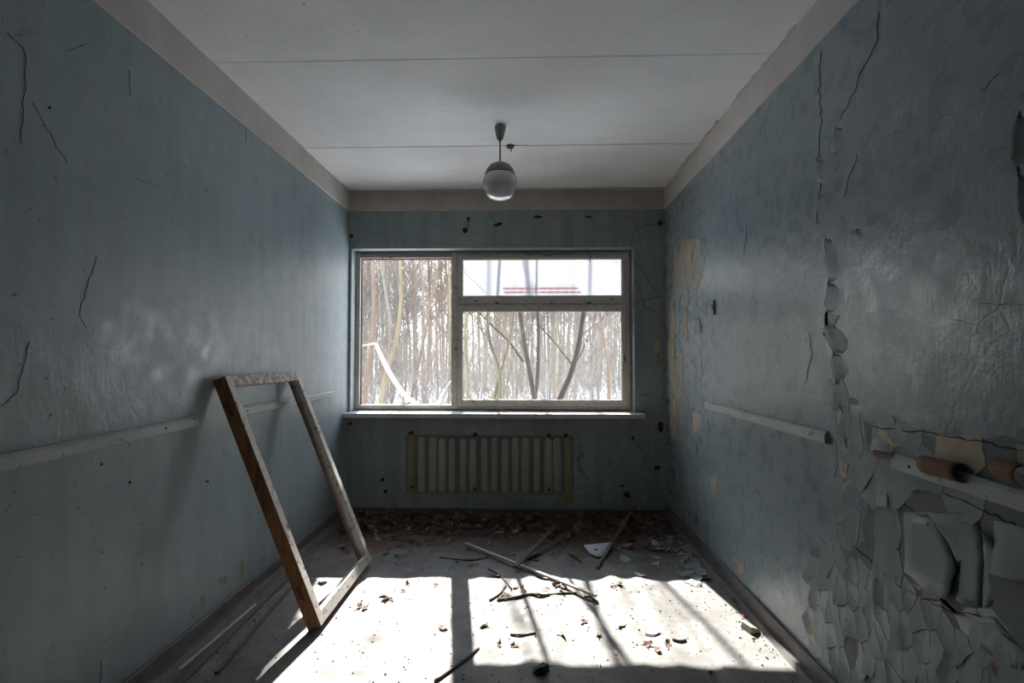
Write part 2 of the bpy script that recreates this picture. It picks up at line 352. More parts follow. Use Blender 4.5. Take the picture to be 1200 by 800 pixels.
# baseboards
bb = MB().box((XL, YF, -.01), (XL+.018, YB, .085)).obj('baseboard_left', M['baseboard_grey'], kind='structure', bevel=.004)
MB().prism([(0, 0), (.045, 0), (.03, .022), (0, .022)], (XL+.018, YF, 0), (1, 0, 0), (0, 0, 1), (0, YB-YF, 0)).obj('quarter_round', M['baseboard_grey'], bb)
bb = MB().box((XR-.018, YF, -.01), (XR, YB, .085)).obj('baseboard_right', M['baseboard_grey'], kind='structure', bevel=.004)
MB().prism([(0, 0), (-.035, 0), (-.022, .02), (0, .02)], (XR-.018, YF, 0), (1, 0, 0), (0, 0, 1), (0, YB-YF, 0)).obj('quarter_round', M['baseboard_grey'], bb)
MB().box((XL, YB-.025, -.01), (XR, YB, .04)).obj('baseboard_back', M['baseboard'], kind='structure', bevel=.004)
# ------------------------------------------------------------------ window
def WP(px, py, Y=WY): p = ray(px, py, 1, Y); return (p.x, p.z)
win = empty('window_1', (-.3, WY, .85), kind='structure')
fx0, fx1 = OX0, WP(738, 400)[0]; fz0, fz1 = WP(600, 479)[1], WP(600, 295.5)[1]
lx0, lx1 = WP(421.5, 400)[0], WP(529.5, 400)[0]; lz0, lz1 = WP(475, 474.5)[1], WP(475, 302)[1]
mx1 = WP(535.5, 400)[0]
# gaps round the frame, filled by the reveal plaster
b = MB(); D1 = .13
b.box((fx0, WY, fz0), (lx0, WY+.055, fz1)); b.box((lx1, WY, fz0), (mx1, WY+D1, fz1)); b.box((fx1-.022, WY, fz0), (fx1, WY+D1, fz1))
b.box((lx0, WY, fz0), (lx1, WY+.08, lz0)); b.box((mx1, WY, fz0), (fx1-.022, WY+D1, fz0+.018)); b.box((mx1, WY, fz1-.016), (fx1-.022, WY+D1, fz1))
b.obj('window_frame', M['win_paint'], win, bevel=.003)
MB().box((lx0, WY+.002, lz1), (lx1, WY+.08, fz1)).obj('head_rail', M['win_pink'], win, bevel=.003)
b = MB(); b.box((lx0, WY+.025, lz0), (lx0+.006, WY+.055, lz1)); b.box((lx1-.010, WY+.03, lz0), (lx1, WY+D1, lz1)); b.box((lx0, WY+.03, lz1-.008), (lx1, WY+.08, lz1)); b.box((lx0+.01, WY+.03, lz0), (lx1-.01, WY+.08, lz0+.004))
b.obj('rebate', M['win_dark'], win)
# plaster infill between wall opening and frame
b = MB(); b.box((fx1, WY+.01, OZ0), (OX1, WO, OZ1)); b.box((OX0, WY+.01, fz1), (fx1, WM, OZ1)); b.box((OX0, WY+.01, OZ0-.01), (fx1, WM, fz0))
b.obj('reveal_infill', M['wall_back'], win)
def sash(x0, x1, z0, z1, px0, px1, pz0, pz1, y0, dep, name, mat):
    s = empty(name, parent=win)
    for (a, c_) in (((x0, z0), (px0, z1)), ((px1, z0), (x1, z1))):
        MB().box((a[0], y0, a[1]), (c_[0], y0+dep, c_[1])).obj('stile', mat, s, bevel=.003)
    for (a, c_) in (((px0, z0), (px1, pz0)), ((px0, pz1), (px1, z1))):
        MB().box((a[0], y0+.001, a[1]), (c_[0], y0+dep-.001, c_[1])).obj('rail', mat, s, bevel=.003)
    g = .007; b = MB()
    for q0, q1, r0, r1 in ((px0, px0+g, pz0, pz1), (px1-g, px1, pz0, pz1), (px0+g, px1-g, pz0, pz0+g), (px0+g, px1-g, pz1-g, pz1)):
        b.box((q0, y0+dep*.35, r0), (q1, y0+dep*.7, r1))
    b.obj('glazing_bead', M['sash_paint'], s)
    return s
sx0, sx1 = mx1+.003, fx1-.025
p0 = WP(541.5, 364.5); p1 = WP(729.5, 469.5); q0 = WP(541.5, 303.5); q1 = WP(729.5, 346.5)
tz = WP(600, 357)[1]; tz2 = WP(600, 355)[1]
YS = WY-.004
lo = sash(sx0, sx1, fz0+.02, tz, p0[0], p1[0], p1[1], p0[1], YS, .045, 'lower_sash', M['win_paint'])
up = sash(sx0, sx1, tz2, fz1-.018, q0[0], q1[0], q1[1], q0[1], YS, .045, 'upper_sash', M['win_paint'])
MB().box((mx1, WY+.012, tz-.012), (fx1-.022, WY+D1, tz2+.012)).obj('transom', M['win_paint'], win)
MB().box((p0[0], YS+.022, p1[1]), (p1[0], YS+.025, p0[1])).obj('glass_pane', M['glass'], lo)
# outer sash of the double window
Y2 = WY+D1+.03
e0 = WP(540.0, 363, Y2); e1 = WP(731, 471, Y2); g0 = WP(540, 302, Y2); g1 = WP(731, 350, Y2)
lo2 = sash(mx1, fx1, fz0, e0[1]+.02, e0[0], e1[0], e1[1], e0[1], Y2, .045, 'outer_lower_sash', M['win_paint'])
up2 = sash(mx1, fx1, g1[1]-.02, fz1, g0[0], g1[0], g1[1], g0[1], Y2, .045, 'outer_upper_sash', M['win_paint'])
MB().box((mx1, Y2+.002, e0[1]+.02), (fx1, Y2+.04, g1[1]-.02)).obj('transom', M['win_paint'], win)
MB().box((g0[0], Y2+.022, g1[1]), (g1[0], Y2+.0235, g0[1])).obj('plastic_film', M['film'], up2, label='clouded white plastic film')
MB().box((mx1-.03, WY+D1, fz0), (mx1+.01, Y2+.045, fz1)).obj('mullion_cover', M['win_paint'], win)
# hinge, latch, handle stubs
for px, py in ((583, 355), (690, 355)):
    q = WP(px, py); MB().box((q[0]-.02, YS-.006, q[1]-.006), (q[0]+.02, YS, q[1]+.006)).obj('hinge', M['iron'], win, bevel=.002)
q = WP(732, 420); MB().box((q[0]-.005, YS-.008, q[1]-.03), (q[0]+.005, YS, q[1]+.03)).obj('latch', M['iron'], win, bevel=.002)
# sill board
sx_r = ray(757, 486, 1, 4.27).x
sill = MB().box((XL, 4.27, .815), (sx_r, YB, .853)).box((OX0, YB, .815), (OX1, WY+.012, .853)).obj('window_sill', M['sill_paint'], win, bevel=.005)
MB().box((OX0, WM, .76), (OX1, WO+.06, .80)).obj('outer_sill', M['sill_paint'], win)
# ------------------------------------------------------------------ things at the window
def ribbon(path, width, name, mat, wdir=(0, 0, 1), twist=0, **kw):
    b = MB(); n = len(path); P_ = [V(q) for q in path]
    for i, q in enumerate(P_):
        d = (P_[min(i+1, n-1)]-P_[max(i-1, 0)]).normalized()
        wd = V(wdir).cross(d).normalized() if False else d.cross(V((0, 1, 0))).normalized()
        a = twist*i/n; wd = (wd*math.cos(a)+V((0, 1, 0))*math.sin(a)).normalized()
        ww = width[i] if hasattr(width, '__len__') else width
        b.v += [tuple(q-wd*ww/2), tuple(q+wd*ww/2)]
    b.f = [(2*i, 2*i+2, 2*i+3, 2*i+1) for i in range(n-1)]; b.mi = [0]*(n-1)
    o = b.obj(name, mat, smooth=True, **kw); solid(o, .0006); return o
def catmull(pts, k=6):
    P_ = [V(q) for q in pts]; out = []
    for i in range(len(P_)-1):
        a, b_, c, d = P_[max(i-1, 0)], P_[i], P_[i+1], P_[min(i+2, len(P_)-1)]
        for j in range(k):
            t_ = j/k; out.append(.5*((2*b_)+(c-a)*t_+(2*a-5*b_+4*c-d)*t_*t_+(3*b_-a-3*c+d)*t_**3))
    return out+[P_[-1]]
tp = [(421.5, 405), (432, 404), (440, 403), (446, 416), (456, 436), (470, 458), (484, 471), (500, 477), (512, 472), (521, 458), (528, 447), (533, 446)]
pts = []
for i, (px, py) in enumerate(tp):
    q = ray(px, py, 1, WY+.10+(.03 if 3 < i < 9 else 0)); pts.append(tuple(q))
pts = catmull(pts, 4); n = len(pts)
wds = [.014 if i < 5 else (.018+.026*min(1, (i-5)/8) if i < 26 else .030 if i < 36 else .014) for i in range(n)]
ribbon(pts, wds, 'barrier_tape', M['tape'], twist=.9, label='faded white plastic tape sagging across the open left window bay', cat='tape')
o = MB()
z0 = WP(630, 338, Y2+.05)[1]
a = WP(590, 338, Y2+.05)[0]; c_ = WP(680, 338, Y2+.05)[0]
b = MB(); b.box((a, Y2+.045, z0-.034), (c_, Y2+.047, z0-.012)); b.box((a-.01, Y2+.045, z0+.004), (c_-.02, Y2+.047, z0+.022))
b.obj('barrier_tape', M['tape_red'], label='red and white striped tape behind the clouded upper window pane', cat='tape')
q = ray(423, 385, 1, WY+.05)
MB().tube([q+V((.012, 0, .09)), q+V((.006, 0, .03)), q+V((-.006, 0, -.03)), q+V((-.009, 0, -.07))], [.004, .009, .008, .004], 6).obj('window_hook', M['iron'], win)
# twigs and scraps on the sill
for i, (px0, px1, dz) in enumerate(((690, 742, 0), (712, 736, .006), (575, 640, 0))):
    a = ray(px0, 482, 2, .857); c_ = ray(px1, 481, 2, .857); m_ = (a+c_)/2+V((0, .02, .006))
    MB().tube([a+V((0, 0, dz)), m_+V((0, 0, dz)), c_+V((0, 0, dz))], [.002, .004, .002], 5).obj('twig', M['stick'], label=['dark twig lying on right end of the window sill', 'short dark twig on top of the sill scraps at right', 'thin dark twig lying on middle of the window sill'][i], cat='twig')
def scrap(name, c, r, mat, flat=.25, seed=0, **kw):
    rnd = random.Random(seed); n = 7; b = MB()
    ring = [(math.cos(2*PI*i/n)*r*rnd.uniform(.6, 1.1), math.sin(2*PI*i/n)*r*rnd.uniform(.5, 1)) for i in range(n)]
    b.v = [(x, y, 0) for x, y in ring]+[(x*.75, y*.75, r*flat*rnd.uniform(.5, 1.3)) for x, y in ring]+[(0, 0, r*flat*1.1)]
    b.f = [tuple(range(n-1, -1, -1))]+[(i, (i+1) % n, n+(i+1) % n, n+i) for i in range(n)]+[(n+i, n+(i+1) % n, 2*n) for i in range(n)]; b.mi = [0]*len(b.f)
    o = b.obj(name, mat, **kw); o.location = c; o.rotation_euler = (0, 0, rnd.uniform(0, 6)); return o
for i, px in enumerate((704, 728, 737)):
    q = ray(px, 481, 2, .856); scrap('plaster_crumb', q, (.022, .028, .02)[i], M['cream_pale'], .35, i, label='pale plaster crumb among twigs on right end of sill', cat='rubble', group='crumbs on the window sill')
# cable loop on the upper frame
q = [ray(x, y, 1, WY-.008) for x, y in ((612, 296), (622, 298), (632, 296), (640, 300), (652, 297), (668, 298))]
MB().tube(catmull(q, 3), .0022, 5).obj('wire', M['iron'], label='thin dark wire tangled along the top of the window frame', cat='wire')
q = [ray(x, y, 1, WY-.008) for x, y in ((690, 296), (692, 303), (691, 307))]
MB().tube(q, .003, 5).obj('wire', M['iron'], label='short dark wire stub hanging from window head at right', cat='wire')
# ------------------------------------------------------------------ wall decoration helpers
def poly_patch(plane, pts, name, mat, parent, off=.0015, jit=.25, seed=0):
    """irregular thin patch on a wall; plane in 'R','L','B'; pts in wall coordinates"""
    rnd = random.Random(seed); n = len(pts); ring = []
    for i in range(n):
        a = V(pts[i]); c = V(pts[(i+1) % n]); d = c-a; L = d.length; k = max(2, min(6, int(L/.02)+1))
        nr = V((-d.y, d.x)); nr = nr.normalized() if nr.length else nr
        for j in range(k): ring.append(a+d*(j/k)+nr*rnd.uniform(-1, 1)*jit*L/k)
    f3 = {'R': lambda q, h: (XR-h, q[0], q[1]), 'L': lambda q, h: (XL+h, q[0], q[1]), 'B': lambda q, h: (q[0], YB-h, q[1])}[plane]
    m = len(ring); b = MB()
    b.v = [f3(q, -.002) for q in ring]+[f3(q, off) for q in ring]
    b.f = [tuple(range(m, 2*m))]+[(i, (i+1) % m, m+(i+1) % m, m+i) for i in range(m)]; b.mi = [0]*len(b.f)
    return b.obj(name, mat, parent)
def blob(px, py, rx, ry, f, n=9, seed=0):
    rnd = random.Random(seed)
    return [f(px+math.cos(2*PI*i/n)*rx*rnd.uniform(.6, 1.15), py+math.sin(2*PI*i/n)*ry*rnd.uniform(.6, 1.15)) for i in range(n)]
def crack(pxs, f, plane, parent, w_=.0035, seed=0, mat='dark_gap'):
    rnd = random.Random(seed); P_ = []
    for (a, c) in zip(pxs, pxs[1:]):
        a, c = V(a), V(c); k = max(2, int((c-a).length/7))
        for j in range(k): P_.append(a+(c-a)*(j/k)+V((rnd.uniform(-1, 1), rnd.uniform(-1, 1)))*(1.6 if P_ else 0))
    P_.append(V(pxs[-1])); W = [V(f(*q)) for q in P_]; n = len(W); b = MB()
    f3 = {'R': lambda q, h: (XR-h, q[0], q[1]), 'L': lambda q, h: (XL+h, q[0], q[1]), 'B': lambda q, h: (q[0], YB-h, q[1])}[plane]
    for i, q in enumerate(W):
        d = (W[min(i+1, n-1)]-W[max(i-1, 0)]); nr = V((-d.y, d.x)).normalized(); ww = w_*rnd.uniform(.15, .62)*(0.3 if i in (0, n-1) else 1)
        b.v += [f3(q-nr*ww/2, .0009), f3(q+nr*ww/2, .0009)]
    b.f = [(2*i, 2*i+2, 2*i+3, 2*i+1) for i in range(n-1)]; b.mi = [0]*(n-1)
    o = b.obj('crack', M[mat], parent); solid(o, .002); return o
# back wall marks
for i, (px, py, rx, ry, m) in enumerate(((545, 270, 3, 4, 'dark_gap'), (760, 255, 4, 3, 'chip2'), (547, 265, 4, 7, 'chip2'), (549, 257, 2, 4, 'dark_gap'), (584, 263, 6, 2.5, 'dark_gap'), (601, 260, 3, 2.5, 'chip2'), (630, 254, 6, 2, 'dark_gap'), (641, 252, 9, 3, 'cream'), (650, 254, 4, 3, 'cream'),
        (690, 254, 6, 1.5, 'dark_gap'), (738, 253, 5, 5, 'cream'), (727, 250, 6, 2, 'cream'), (714, 543, 4, 6, 'ghost_yellow'), (735, 580, 5, 5, 'dark_gap'), (729, 569, 2.5, 2, 'dark_gap'), (770, 548, 3.5, 4, 'dark_gap'), (754, 584, 6, 3, 'cream_pale'),
        (448, 562, 2.5, 2.5, 'dark_gap'), (452, 576, 3, 2.5, 'dark_gap'), (405, 511, 2, 7, 'cream'), (410, 496, 2, 2, 'dark_gap'), (412, 276, 3, 3, 'dark_gap'), (774, 262, 2.5, 4, 'dark_gap'), (776, 288, 2, 4, 'cream'), (773, 420, 4, 10, 'chip2'), (775, 370, 3, 22, 'cream'), (770, 410, 4, 12, 'cream_pale'), (774, 500, 3, 8, 'dark_gap'), (742, 513, 2, 3, 'dark_gap'))):
    poly_patch('B', blob(px, py, rx, ry, BW, seed=i), 'plaster_patch', M[m], wall_back, seed=i)
for i, c in enumerate(([(433, 502), (441, 520), (452, 545), (466, 566), (475, 585)], [(690, 560), (700, 535), (722, 520), (745, 495), (758, 478)], [(712, 548), (716, 562), (728, 572), (735, 590), (740, 600)], [(716, 554), (705, 565)],
        [(740, 515), (752, 520), (762, 524), (755, 540), (748, 558)], [(762, 480), (770, 500), (766, 520), (776, 530)], [(754, 540), (768, 560), (775, 575)], [(770, 270), (765, 290), (770, 310), (760, 330), (755, 345)], [(776, 300), (777, 360), (776, 420), (778, 480)],
        [(687, 253), (700, 257)], [(545, 575), (570, 572), (585, 578), (610, 574)], [(722, 520), (735, 530), (728, 548), (715, 553)])):
    crack(c, BW, 'B', wall_back, .004, i)
# ---- radiator print on the back wall
rx0, rx1 = BW(476, 500)[0], BW(672, 500)[0]; rz0, rz1 = BW(600, 578)[1], BW(600, 510)[1]
gh = MB().box((rx0, YB-.003, rz0), (rx1, YB+.01, rz1)).obj('radiator_print', M['ghost_gap'], wall_back, label='bare print of a removed ribbed radiator')
nr = 16
for i in range(nr):
    c0 = rx0+(rx1-rx0)*(i+.5)/nr+rr(-.008, .008); hw = .031*rr(.85, 1.08); b = MB(); dz = rr(-.012, .012); prof = [(-hw, 0), (-hw*.6, .009), (hw*.6, .009), (hw, 0)]
    z_a, z_b = rz0+.015+rr(-.005, .005), rz1-.02+dz
    v = [(c0+u, YB-.003-h, z_) for z_ in (z_a, z_b-.02) for u, h in prof]+[(c0+u*.55, YB-.003-h*.6, z_b) for u, h in prof]
    f = [(j, j+1, j+5, j+4) for j in range(3)]+[(4+j, 5+j, 9+j, 8+j) for j in range(3)]+[(0, 3, 2, 1), (8, 9, 10, 11)]
    b.add(v, f).obj('print_rib', M['ghost_yellow'] if i in (0, 15) else M['ghost'], gh)
MB().box((rx0, YB-.006, rz0-.012), (rx1, YB+.01, rz0+.012)).obj('yellowed_edge', M['ghost_yellow'], gh)
poly_patch('B', [BW(655, 578), BW(672, 576), BW(672, 588), BW(668, 592), BW(660, 584)], 'yellowed_edge', M['ghost_yellow'], gh, .004)
for i, (px, py) in enumerate(((482, 507), (557, 509), (643, 510), (663, 510), (483, 570), (556, 572), (643, 573))):
    x, z = BW(px, py); b = MB(); n = 12
    b.v = [(x, YB-.007, z)]+[(x+math.cos(2*PI*j/n)*.022*rr(.75, 1.2), YB-.006, z+math.sin(2*PI*j/n)*.020*rr(.75, 1.2)) for j in range(n)]; b.f = [(0, 1+j, 1+(j+1) % n) for j in range(n)]; b.mi = [0]*n
    o = b.obj('rust_ring', M['rust'], wall_back); solid(o, .006, off=1)
    MB().lathe([(.0001, 0), (.010, 0), (.011, .003), (.0075, .004), (.0001, .0005)], n=12).obj('bracket_hole', M['dark_gap'], wall_back)
    h_ = C.objects[-1] if False else bpy.data.objects[[q_.name for q_ in bpy.data.objects if q_.name.startswith('bracket_hole')][-1]]
    h_.rotation_euler = (PI/2, 0, 0); h_.location = (x, YB-.013, z)
# ---- left wall marks
for i, (px, py, rx, ry, m) in enumerate(((284, 665, 3, 9, 'ghost_yellow'), (262, 680, 5, 6, 'ghost_yellow'), (238, 702, 3, 9, 'cream'), (226, 716, 2, 8, 'cream'), (308, 655, 4, 5, 'chip2'), (58, 126, 2, 2, 'dark_gap'), (152, 565, 1.6, 2, 'dark_gap'), (119, 544, 1.5, 2, 'dark_gap'), (243, 564, 2, 2, 'dark_gap'))):
    poly_patch('L', blob(px, py, rx, ry, LW, seed=i+50), 'plaster_patch', M[m], wall_left, seed=i)
for i, c in enumerate(([(8, 38), (26, 55), (30, 80), (27, 120), (24, 168)], [(38, 120), (55, 150), (65, 170), (78, 192)], [(75, 60), (90, 55), (108, 50)], [(150, 82), (151, 112)], [(112, 300), (92, 370), (100, 385)], [(0, 476), (18, 460), (34, 400)], [(156, 208), (186, 218)], [(287, 148), (288, 166)], [(118, 775), (117, 800)], [(20, 42), (44, 38)])):
    crack(c, LW, 'L', wall_left, .0014, i+30)
# ------------------------------------------------------------------ right wall: peeling paint
def inpoly(q, poly):
    x, y = q; r = False; n = len(poly)
    for i in range(n):
        x1, y1 = poly[i]; x2, y2 = poly[(i+1) % n]
        if (y1 > y) != (y2 > y) and x < (x2-x1)*(y-y1)/(y2-y1)+x1: r = not r
    return r
def clip(poly, p, q):
    m = (p+q)/2; d = q-p; out = []; n = len(poly)
    for i in range(n):
        a, c = poly[i], poly[(i+1) % n]; da, dc = (a-m).dot(d), (c-m).dot(d)
        if da <= 0: out.append(a)
        if da*dc < 0: out.append(a+(c-a)*(da/(da-dc)))
    return out
def flake_mesh(poly, rnd, lift, plane='R', edge=.001, bias=None):
    c = sum(poly, V((0, 0)))/len(poly); ring = []
    n = len(poly)
    for i in range(n):
        a, q = poly[i], poly[(i+1) % n]; d = q-a; L = d.length
        if L < .006: ring.append(a); continue
        nr = V((-d.y, d.x))/L; k = 1 if L < .02 else 2 if L < .05 else 3
        for j in range(k): ring.append(a+d*(j/k)+nr*rnd.uniform(-.13, .13)*L/k*(1 if j else .3))
    size = max((q-c).length for q in ring)
    ang = rnd.uniform(0, 2*PI) if bias is None else bias+rnd.gauss(0, .5)
    dr = V((math.cos(ang), math.sin(ang)))
    def h(q):
        s_ = (q-c).dot(dr)/size
        return edge+lift*max(0, s_+.25)**2/1.56+.10*lift*max(0, -s_)
    f3 = {'R': lambda q, h_: (XR-h_, q[0], q[1]), 'B': lambda q, h_: (q[0], YB-h_, q[1])}[plane]
    m = len(ring); b = MB()
    b.v = [f3(c, h(c))]+[f3(c+(q-c)*.6, h(c+(q-c)*.6)) for q in ring]+[f3(q, h(q)) for q in ring]
    b.f = [(0, 1+i, 1+(i+1) % m) for i in range(m)]+[(1+i, 1+m+i, 1+m+(i+1) % m, 1+(i+1) % m) for i in range(m)]
    b.mi = [0]*len(b.f); return b
def flakes(region, cw, chh, lift, seed, keep=1.0, plane='R', parent=None, shrink=.94, bias=None, rot=0, holes=(), under=False):
    rnd = random.Random(seed); parent = parent or wall_right
    if under: poly_patch(plane, region, 'gap_shade_patch', M['under'], parent, .0006, .3, seed)  # dark backing stands in for the shade in the flake gaps
    ca, sa = math.cos(rot), math.sin(rot)
    to = lambda q: V(((q[0]*ca+q[1]*sa)/cw, (-q[0]*sa+q[1]*ca)/chh)); fr = lambda q: V((q[0]*cw*ca-q[1]*chh*sa, q[0]*cw*sa+q[1]*chh*ca))
    rg = [to(q) for q in region]; x0 = min(q.x for q in rg)-1; x1 = max(q.x for q in rg)+1; y0 = min(q.y for q in rg)-1; y1 = max(q.y for q in rg)+1
    seeds = []; y = y0
    while y < y1:
        x = x0
        while x < x1: seeds.append(V((x+rnd.uniform(-.42, .42), y+rnd.uniform(-.42, .42)))); x += 1
        y += 1
    cnt = 0
    for p_ in seeds:
        if not inpoly(p_, rg): continue
        if any(inpoly(fr(p_), h_) for h_ in holes): continue
        if rnd.random() > keep: continue
        cell = [p_+V(q) for q in ((-2, -2), (2, -2), (2, 2), (-2, 2))]
        for q in seeds:
            if q is not p_ and (q-p_).length < 3.2: cell = clip(cell, p_, q)
        cc = sum(cell, V((0, 0)))/len(cell)
        cell = [fr(cc+(q-cc)*shrink) for q in cell]
        b = flake_mesh(cell, rnd, lift*rnd.uniform(.3, 1.3), plane, bias=bias)
        me = b.mesh('paint_flake', [M['flake'], M['cream']])
        bm = bmesh.new(); bm.from_mesh(me); bmesh.ops.recalc_face_normals(bm, faces=bm.faces)
        nn = sum((f.normal for f in bm.faces), V()); want = V((-1, 0, 0)) if plane == 'R' else V((0, -1, 0))
        if nn.dot(want) < 0: bmesh.ops.reverse_faces(bm, faces=bm.faces)
        bm.to_mesh(me); bm.free()
        o = link('paint_flake', me, parent); solid(o, .0014, 1); cnt += 1
    return cnt
def rwp(*pp): return [RW(*q) for q in pp]
N = 0
hole_teal = rwp((1160, 672), (1215, 660), (1215, 775), (1188, 745), (1165, 715))
hole_roll = rwp((1098, 508), (1152, 508), (1156, 580), (1092, 560))
hole_pan = rwp((1060, 598), (1165, 605), (1230, 620), (1230, 690), (1170, 722), (1060, 695))
N += flakes(rwp((1012, 498), (1230, 530), (1230, 700), (1120, 720), (1015, 640)), .105, .115, .022, 3, bias=-1.2, under=True, shrink=.975, holes=(hole_teal, hole_roll, hole_pan))
N += flakes(rwp((948, 640), (1010, 640), (1120, 715), (1230, 790), (1230, 830), (950, 830)), .055, .10, .016, 5, .94, bias=-.6, under=True, shrink=.965)
N += flakes(rwp((786, 282), (822, 282), (826, 500), (805, 545), (784, 520)), .12, .085, .010, 9, .55)
N += flakes(rwp((784, 500), (812, 510), (838, 640), (790, 600)), .13, .10, .006, 10, .3)
N += flakes(rwp((958, 440), (1012, 470), (1012, 640), (975, 640)), .05, .12, .012, 11, .8, bias=0, shrink=.97)
# exposed plaster
rp_ = [('cream', [(790, 281), (821, 280), (823, 325), (812, 345), (806, 330), (796, 352), (789, 330)]), ('cream_pale', [(786, 350), (792, 352), (790, 420), (793, 505), (787, 520), (784, 430)]), ('cream', [(795, 410), (801, 415), (800, 500), (794, 500)]), ('cream_pale', [(812, 482), (821, 486), (822, 505), (813, 508)]),
       ('cream', [(832, 558), (841, 562), (840, 580), (834, 578)]), ('cream_pale', [(984, 540), (995, 543), (994, 562), (986, 558)]), ('cream', [(980, 605), (990, 600), (989, 618), (981, 622)]), ('green_chip', [(986, 594), (994, 595), (993, 603), (988, 603)]), ('cream', [(866, 660), (873, 655), (872, 672), (862, 678)]),
       ('cream_pale', [(968, 368), (984, 370), (972, 388), (967, 384)]), ('cream_pale', [(948, 728), (958, 726), (956, 744), (950, 742)]), ('cream_pale', [(1028, 495), (1034, 496), (1054, 532), (1034, 530)]), ('cream', [(1192, 520), (1204, 522), (1204, 560), (1194, 545)]), ('cream_pale', [(1098, 508), (1150, 512), (1156, 545), (1140, 560), (1094, 545)]),
       ('teal', [(1160, 672), (1215, 660), (1215, 785), (1188, 745), (1163, 712)]), ('cream_pale', [(1122, 592), (1138, 600), (1140, 608), (1120, 600)]), ('dark_gap', [(967, 368), (970, 366), (972, 390), (980, 408), (976, 410), (967, 392)]),
       ('rust_back', [(1163, 765), (1168, 770), (1170, 795), (1165, 790)]), ('cream', [(801, 360), (806, 365), (805, 400), (800, 398)])]
for i, (m, pp) in enumerate(rp_): poly_patch('R', rwp(*pp), 'plaster_patch', M[m], wall_right, .0022, .18, i)
# vertical cracks
for i, (c, w_) in enumerate((([(962, 60), (960, 100), (963, 150), (960, 185)], .003), ([(981, 148), (975, 165), (972, 175)], .006), ([(957, 185), (962, 205), (960, 235), (958, 262)], .008), ([(968, 278), (972, 320), (970, 360), (966, 392), (976, 412), (980, 440), (976, 478)], .010), ([(985, 470), (992, 520), (996, 545), (983, 600), (985, 615)], .008),
        ([(1196, 130), (1190, 175), (1194, 200), (1197, 260)], .008), ([(1030, 15), (1028, 50), (1015, 75), (1000, 110), (985, 140)], .003), ([(1150, 108), (1172, 85)], .003), ([(948, 390), (952, 420), (944, 450)], .002), ([(903, 230), (905, 260)], .002), ([(1145, 355), (1200, 358)], .002), ([(1020, 500), (1100, 508), (1200, 528)], .008), ([(875, 260), (872, 300)], .002),
        ([(1100, 575), (1140, 592), (1200, 620)], .008), ([(1060, 590), (1080, 605), (1100, 600)], .005), ([(1005, 180), (990, 230)], .002), ([(1000, 640), (1060, 690), (1110, 715), (1150, 722), (1200, 760)], .006), ([(790, 285), (786, 340), (788, 420), (786, 500), (788, 590)], .004))):
    crack(c, RW, 'R', wall_right, w_, i+80)
# flaps along the main crack (sheet hinged on its right edge, free edge lifted towards the room)
def flap(pa, pb, width_px, lift, name='paint_flap'):
    width_px *= 1.35
    """pa-pb: free edge in photo coordinates, hinge lies width_px to the right"""
    rnd = random.Random(int(pa[1])); n = 7; k = 5; b = MB()
    for i in range(n+1):
        t_ = i/n; fx = pa[0]+(pb[0]-pa[0])*t_+rnd.uniform(-1, 1)*1.5; fy = pa[1]+(pb[1]-pa[1])*t_; bulge = math.sin(PI*min(1, max(0, t_)))**.6
        A_ = V(RW(fx, fy)); B_ = V(RW(fx+width_px*(.5+.5*bulge), fy))
        for j in range(k+1):
            s_ = j/k; q = A_+(B_-A_)*s_; b.v.append((XR-.0012+.0018*s_-lift*.75*bulge*(1-s_)**2, q.x, q.y))
    b.f = [(i*(k+1)+j, (i+1)*(k+1)+j, (i+1)*(k+1)+j+1, i*(k+1)+j+1) for i in range(n) for j in range(k)]; b.mi = [0]*len(b.f)
    me = b.mesh(name, [M['flake'], M['cream']], True); bm = bmesh.new(); bm.from_mesh(me); bmesh.ops.recalc_face_normals(bm, faces=bm.faces)
    if sum((f.normal for f in bm.faces), V()).x > 0: bmesh.ops.reverse_faces(bm, faces=bm.faces)
    bm.to_mesh(me); bm.free(); o = link(name, me, wall_right); solid(o, .0014, 1)
for a_, b_, w_, l_ in (((981, 150), (973, 178), 9, .010), ((957, 188), (960, 215), 11, .014), ((961, 228), (959, 262), 7, .010), ((968, 280), (971, 330), 12, .010), ((971, 332), (969, 366), 14, .012), ((967, 380), (979, 414), 16, .022), ((976, 415), (980, 446), 14, .016), ((980, 448), (976, 482), 12, .014),
        ((986, 520), (996, 548), 10, .014), ((994, 560), (983, 612), 16, .020), ((1192, 135), (1190, 200), 12, .018), ((1194, 205), (1197, 262), 10, .012), ((1003, 268), (1006, 282), 7, .008), ((995, 466), (1000, 474), 9, .012)):
    flap(a_, b_, w_, l_)
